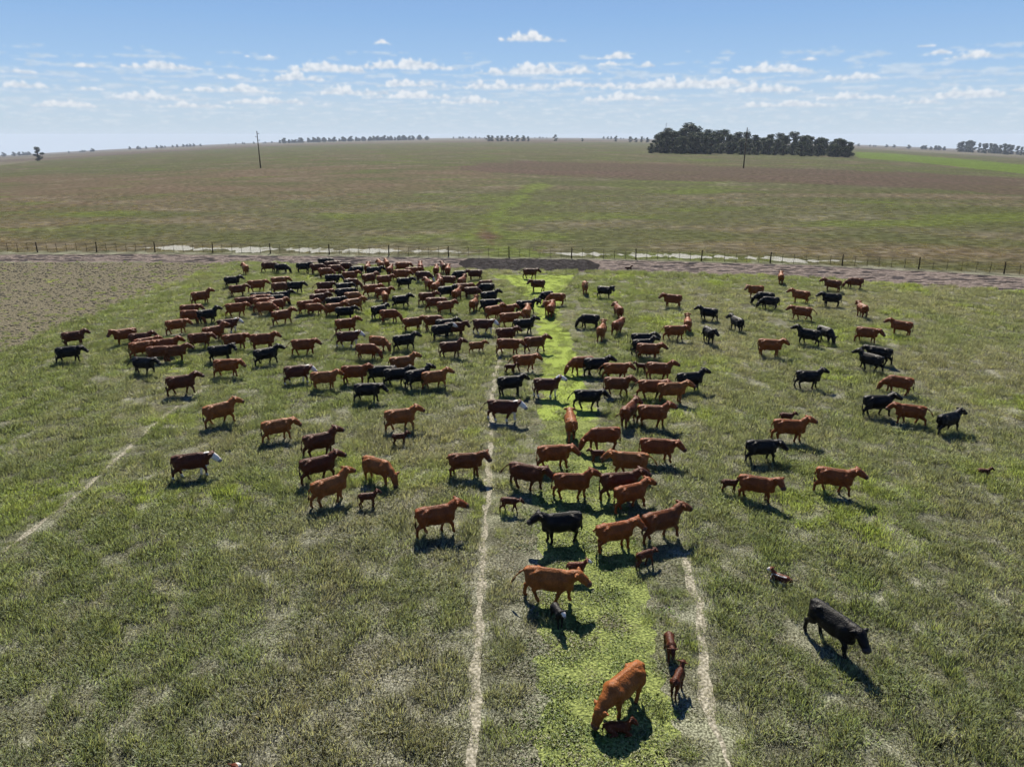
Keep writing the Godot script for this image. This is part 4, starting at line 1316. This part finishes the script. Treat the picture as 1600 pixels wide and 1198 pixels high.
func calf_pose(kind: String) -> Dictionary:
	var b := []
	var poll := V(0.43, 0.86)
	var muz := V(0.60, 0.74)
	var stride := [0.02, -0.03, -0.03, 0.05]
	var tail := [V(-0.42, 0.66), V(-0.46, 0.55), V(-0.46, 0.42)]
	if kind == "k":
		poll = V(0.50, 0.70)
		muz = V(0.65, 0.54)
		stride = [0.14, -0.1, -0.12, 0.12]
	if kind == "y":                                    # lying with folded legs
		poll = V(0.36, 0.52)
		muz = V(0.52, 0.40, 0.05)
		tail = [V(-0.44, 0.26), V(-0.5, 0.14, 0.04), V(-0.48, 0.05, 0.1)]
		b.append([V(-0.26, 0.22), V(0.18, 0.24), 0.155, 0.15])
		b.append([V(-0.32, 0.2), V(-0.4, 0.22), 0.13, 0.08])
		b.append([V(0.2, 0.28), poll, 0.11, 0.07])
		for s in [-1.0, 1.0]:
			b.append([V(-0.28, 0.18, s * 0.1), V(-0.08, 0.1, s * 0.2), 0.1, 0.05])
			b.append([V(-0.08, 0.08, s * 0.2), V(-0.26, 0.04, s * 0.24), 0.042, 0.032])
			b.append([V(0.18, 0.18, s * 0.1), V(0.34, 0.06, s * 0.13), 0.08, 0.04])
			b.append([V(0.34, 0.06, s * 0.13), V(0.18, 0.04, s * 0.17), 0.038, 0.03])
	else:
		b.append([V(-0.28, 0.66), V(0.2, 0.66), 0.13, 0.13])
		b.append([V(-0.2, 0.58), V(0.18, 0.58), 0.135, 0.14])
		b.append([V(-0.3, 0.66), V(-0.38, 0.66), 0.11, 0.075])
		b.append([V(0.24, 0.62), poll - V(0.03, 0.02), 0.115, 0.07])
		for s in [-1.0, 1.0]:
			var fo: float = stride[0 if s > 0 else 1]
			var ro: float = stride[2 if s > 0 else 3]
			b.append([V(0.2, 0.6, s * 0.08), V(0.2 + fo * 0.2, 0.44, s * 0.085), 0.095, 0.055])
			b.append([V(0.2 + fo * 0.2, 0.44, s * 0.085), V(0.22 + fo * 0.7, 0.25, s * 0.08), 0.052, 0.036])
			b.append([V(0.22 + fo * 0.7, 0.25, s * 0.08), V(0.2 + fo, 0.07, s * 0.08), 0.034, 0.028])
			b.append([V(0.2 + fo, 0.07, s * 0.08), V(0.225 + fo, 0.03, s * 0.08), 0.029, 0.033])
			b.append([V(-0.3, 0.62, s * 0.08), V(-0.27 + ro * 0.3, 0.43, s * 0.09), 0.11, 0.065])
			b.append([V(-0.27 + ro * 0.3, 0.43, s * 0.09), V(-0.37 + ro * 0.75, 0.28, s * 0.08), 0.062, 0.038])
			b.append([V(-0.37 + ro * 0.75, 0.28, s * 0.08), V(-0.34 + ro, 0.08, s * 0.08), 0.035, 0.028])
			b.append([V(-0.34 + ro, 0.08, s * 0.08), V(-0.315 + ro, 0.03, s * 0.08), 0.029, 0.033])
	var fwd := (muz - poll).normalized()
	var across := fwd.cross(Vector3.UP).normalized()
	b.append([poll, poll.lerp(muz, 0.5), 0.078, 0.066])
	b.append([poll.lerp(muz, 0.45), muz, 0.062, 0.044])
	for s in [-1.0, 1.0]:
		var e: Vector3 = poll + across * s * 0.06 - fwd * 0.015
		b.append([e, e + across * s * 0.12 - fwd * 0.03, 0.03, 0.017])
	b.append([V(-0.4, 0.68) if kind != "y" else V(-0.44, 0.26), tail[0], 0.03, 0.024])
	b.append([tail[0], tail[1], 0.024, 0.02])
	b.append([tail[1], tail[2], 0.02, 0.016])
	return {"bones": b, "poll": poll, "muzzle": muz, "tail": tail, "cell": 0.016, "k": 0.045}


const COATS := {
	"m": Color(0.2, 0.05, 0.0095), "d": Color(0.088, 0.022, 0.0065), "o": Color(0.265, 0.085, 0.018), "r": Color(0.245, 0.064, 0.011), "n": Color(0.145, 0.04, 0.0095), "k": Color(0.0045, 0.0042, 0.004),
	"h": Color(0.085, 0.022, 0.009), "b": Color(0.007, 0.0065, 0.007), "w": Color(0.12, 0.03, 0.011), "x": Color(0.012, 0.011, 0.011),
}


func coated(pose: Dictionary, coat: String, calf: bool) -> ArrayMesh:
	var v: PackedVector3Array = pose.body[0]
	var c := PackedColorArray()
	c.resize(v.size())
	var base: Color = COATS[coat]
	var white := Color(0.72, 0.69, 0.63)
	var faced := coat in ["h", "b", "w", "x"]
	var poll: Vector3 = pose.poll
	var muz: Vector3 = pose.muzzle
	var d := muz - poll
	var unit := 0.58 if calf else 1.0
	for i in v.size():
		var p := v[i]
		var n := fine.get_noise_3d(p.x * 2.2, p.y * 2.2, p.z * 2.2 + coat.unicode_at(0))
		var col := base * (1.0 + 0.4 * n + 0.25 * fine.get_noise_3d(p.x * 7.0, p.y * 7.0 + 9.0, p.z * 7.0))
		var t := (p - poll).dot(d) / d.length_squared()
		var off := (p - poll - d * clampf(t, 0, 1)).length() / unit
		var on_head := off < 0.19 and t > -0.22
		if faced:
			if on_head and t > (0.1 if coat == "x" else 0.02) + n * 0.12: col = white
			elif coat in ["h", "w"]:
				var low := (p.y / unit < 0.64 + n * 0.08 and absf(p.z) / unit < 0.17 and p.x > -0.45 * unit) or p.y / unit < 0.24 + n * 0.08
				if low: col = white
				if coat == "h" and p.x > 0.6 and p.x < 0.85 and p.y > 1.26 + n * 0.04 and absf(p.z) < 0.12: col = white
		if on_head and t > 0.9: col = col.lerp(Color(0.06, 0.045, 0.04), 0.7)
		if not faced and on_head: col = col * 0.88
		if p.y < 0.06 * unit: col = Color(0.035, 0.03, 0.026)
		col.a = 1.0
		c[i] = col
	var arr := []
	arr.resize(Mesh.ARRAY_MAX)
	arr[Mesh.ARRAY_VERTEX] = v
	arr[Mesh.ARRAY_NORMAL] = pose.body[1]
	arr[Mesh.ARRAY_COLOR] = c
	arr[Mesh.ARRAY_INDEX] = pose.body[2]
	var m := ArrayMesh.new()
	m.add_surface_from_arrays(Mesh.PRIMITIVE_TRIANGLES, arr)
	return m


func switch_mesh(pose: Dictionary, coat: String, calf: bool) -> ArrayMesh:      # the hair at the end of the tail
	var st := tool()
	var tip: Color = {"m": Color(0.34, 0.21, 0.11), "r": Color(0.4, 0.26, 0.14), "n": Color(0.22, 0.12, 0.07), "d": Color(0.16, 0.08, 0.05), "o": Color(0.42, 0.28, 0.16), "k": Color(0.012, 0.012, 0.012), "b": Color(0.02, 0.02, 0.02), "x": Color(0.02, 0.02, 0.02)}.get(coat, Color(0.6, 0.56, 0.48))
	st.set_color(tip)
	var a: Vector3 = pose.tail[2]
	var d: Vector3 = (a - pose.tail[1]).normalized()
	d = (d + Vector3(0, -0.4, 0)).normalized()
	var u := 0.5 if calf else 1.0
	tube(st, a - d * 0.03 * u, a + d * 0.1 * u, 0.024 * u, 0.048 * u, 7, false)
	tube(st, a + d * 0.1 * u, a + d * 0.2 * u, 0.048 * u, 0.04 * u, 7, false)
	tube(st, a + d * 0.2 * u, a + d * 0.34 * u, 0.04 * u, 0.006 * u, 7)
	return st.commit()


func herd() -> void:
	var poses := {}
	for k in ["U", "W", "L", "M", "S", "P", "T", "G"]: poses[k] = cow_pose(k)
	for k in ["c", "k", "y"]: poses["calf_" + k] = calf_pose(k)
	for k in poses:
		poses[k].body = field_mesh(poses[k].bones, poses[k].cell, poses[k].k, poses[k].get("hollows", []))
	var made := {}
	for at in HERD.size():
		var row: Array = HERD[at]
		var calf: bool = row[3] in ["c", "k", "y"]
		var key: String = ("calf_" if calf else "") + row[3]
		var id: String = key + row[4]
		if not made.has(id):
			made[id] = [coated(poses[key], row[4], calf), switch_mesh(poses[key], row[4], calf)]
		var o := put("calf" if calf else "cow", made[id][0], mats.coat)
		o.position = Vector3(row[0], 0, row[1])
		o.rotation.y = deg_to_rad(row[2])
		var build := float((at * 37) % 11) / 10.0 - 0.5        # some are rangier, some stockier
		o.scale = row[5] * Vector3(1.0 + 0.06 * build, 1.0 + 0.04 * (float((at * 53) % 7) / 6.0 - 0.5), 1.0 - 0.12 * build)
		put("tail_switch", made[id][1], mats.coat, o)
		tag(o, cow_label(at), "calf" if calf else "cow", "calves among the herd" if calf else "cows of the herd")


func cow_place(x: float, z: float) -> String:
	var e := strip_edges(maxf(z, -83.5))
	if z < -86.0: return "on the dirt track"
	if x > e.x - 0.3 and x < e.y + 0.3: return "on the green strip"
	if x < e.x and z < -62.0: return "in the packed herd"
	if x < -17.0: return "toward the worked field"
	if x < e.x - 3.0: return "in the tall grass"
	if x < e.x: return "by the pale trail"
	if x < e.y + 5.0: return "just past the strip"
	return "on the grove-side pasture"


func cow_label(at: int) -> String:
	var row: Array = HERD[at]
	var best := 1e9
	var mate: Array = row
	for o in HERD:
		var d: float = Vector2(o[0] - row[0], o[1] - row[1]).length()
		if d > 0.01 and d < best:
			best = d
			mate = o
	var kind := func(r: Array) -> String: return COAT_WORDS[r[4]] + (" calf" if r[3] in ["c", "k", "y"] else " cow")
	var head := "%s %s %s" % [kind.call(row), ACT_WORDS[row[3]], cow_place(row[0], row[1])]
	if best > 5.0: return head + ", apart from the others"
	return head + ", beside a " + kind.call(mate)


const COAT_WORDS := {"m": "red", "r": "bright red", "n": "brown red", "d": "dark red", "o": "light red", "k": "black", "h": "white-faced dark red", "b": "white-faced black", "w": "white-faced red", "x": "white-faced black"}
const ACT_WORDS := {"U": "walking head high", "W": "stepping head high", "M": "walking head lowered", "P": "standing head aside", "L": "striding head level", "S": "standing", "T": "turning its head", "G": "grazing", "c": "standing", "k": "walking", "y": "lying"}
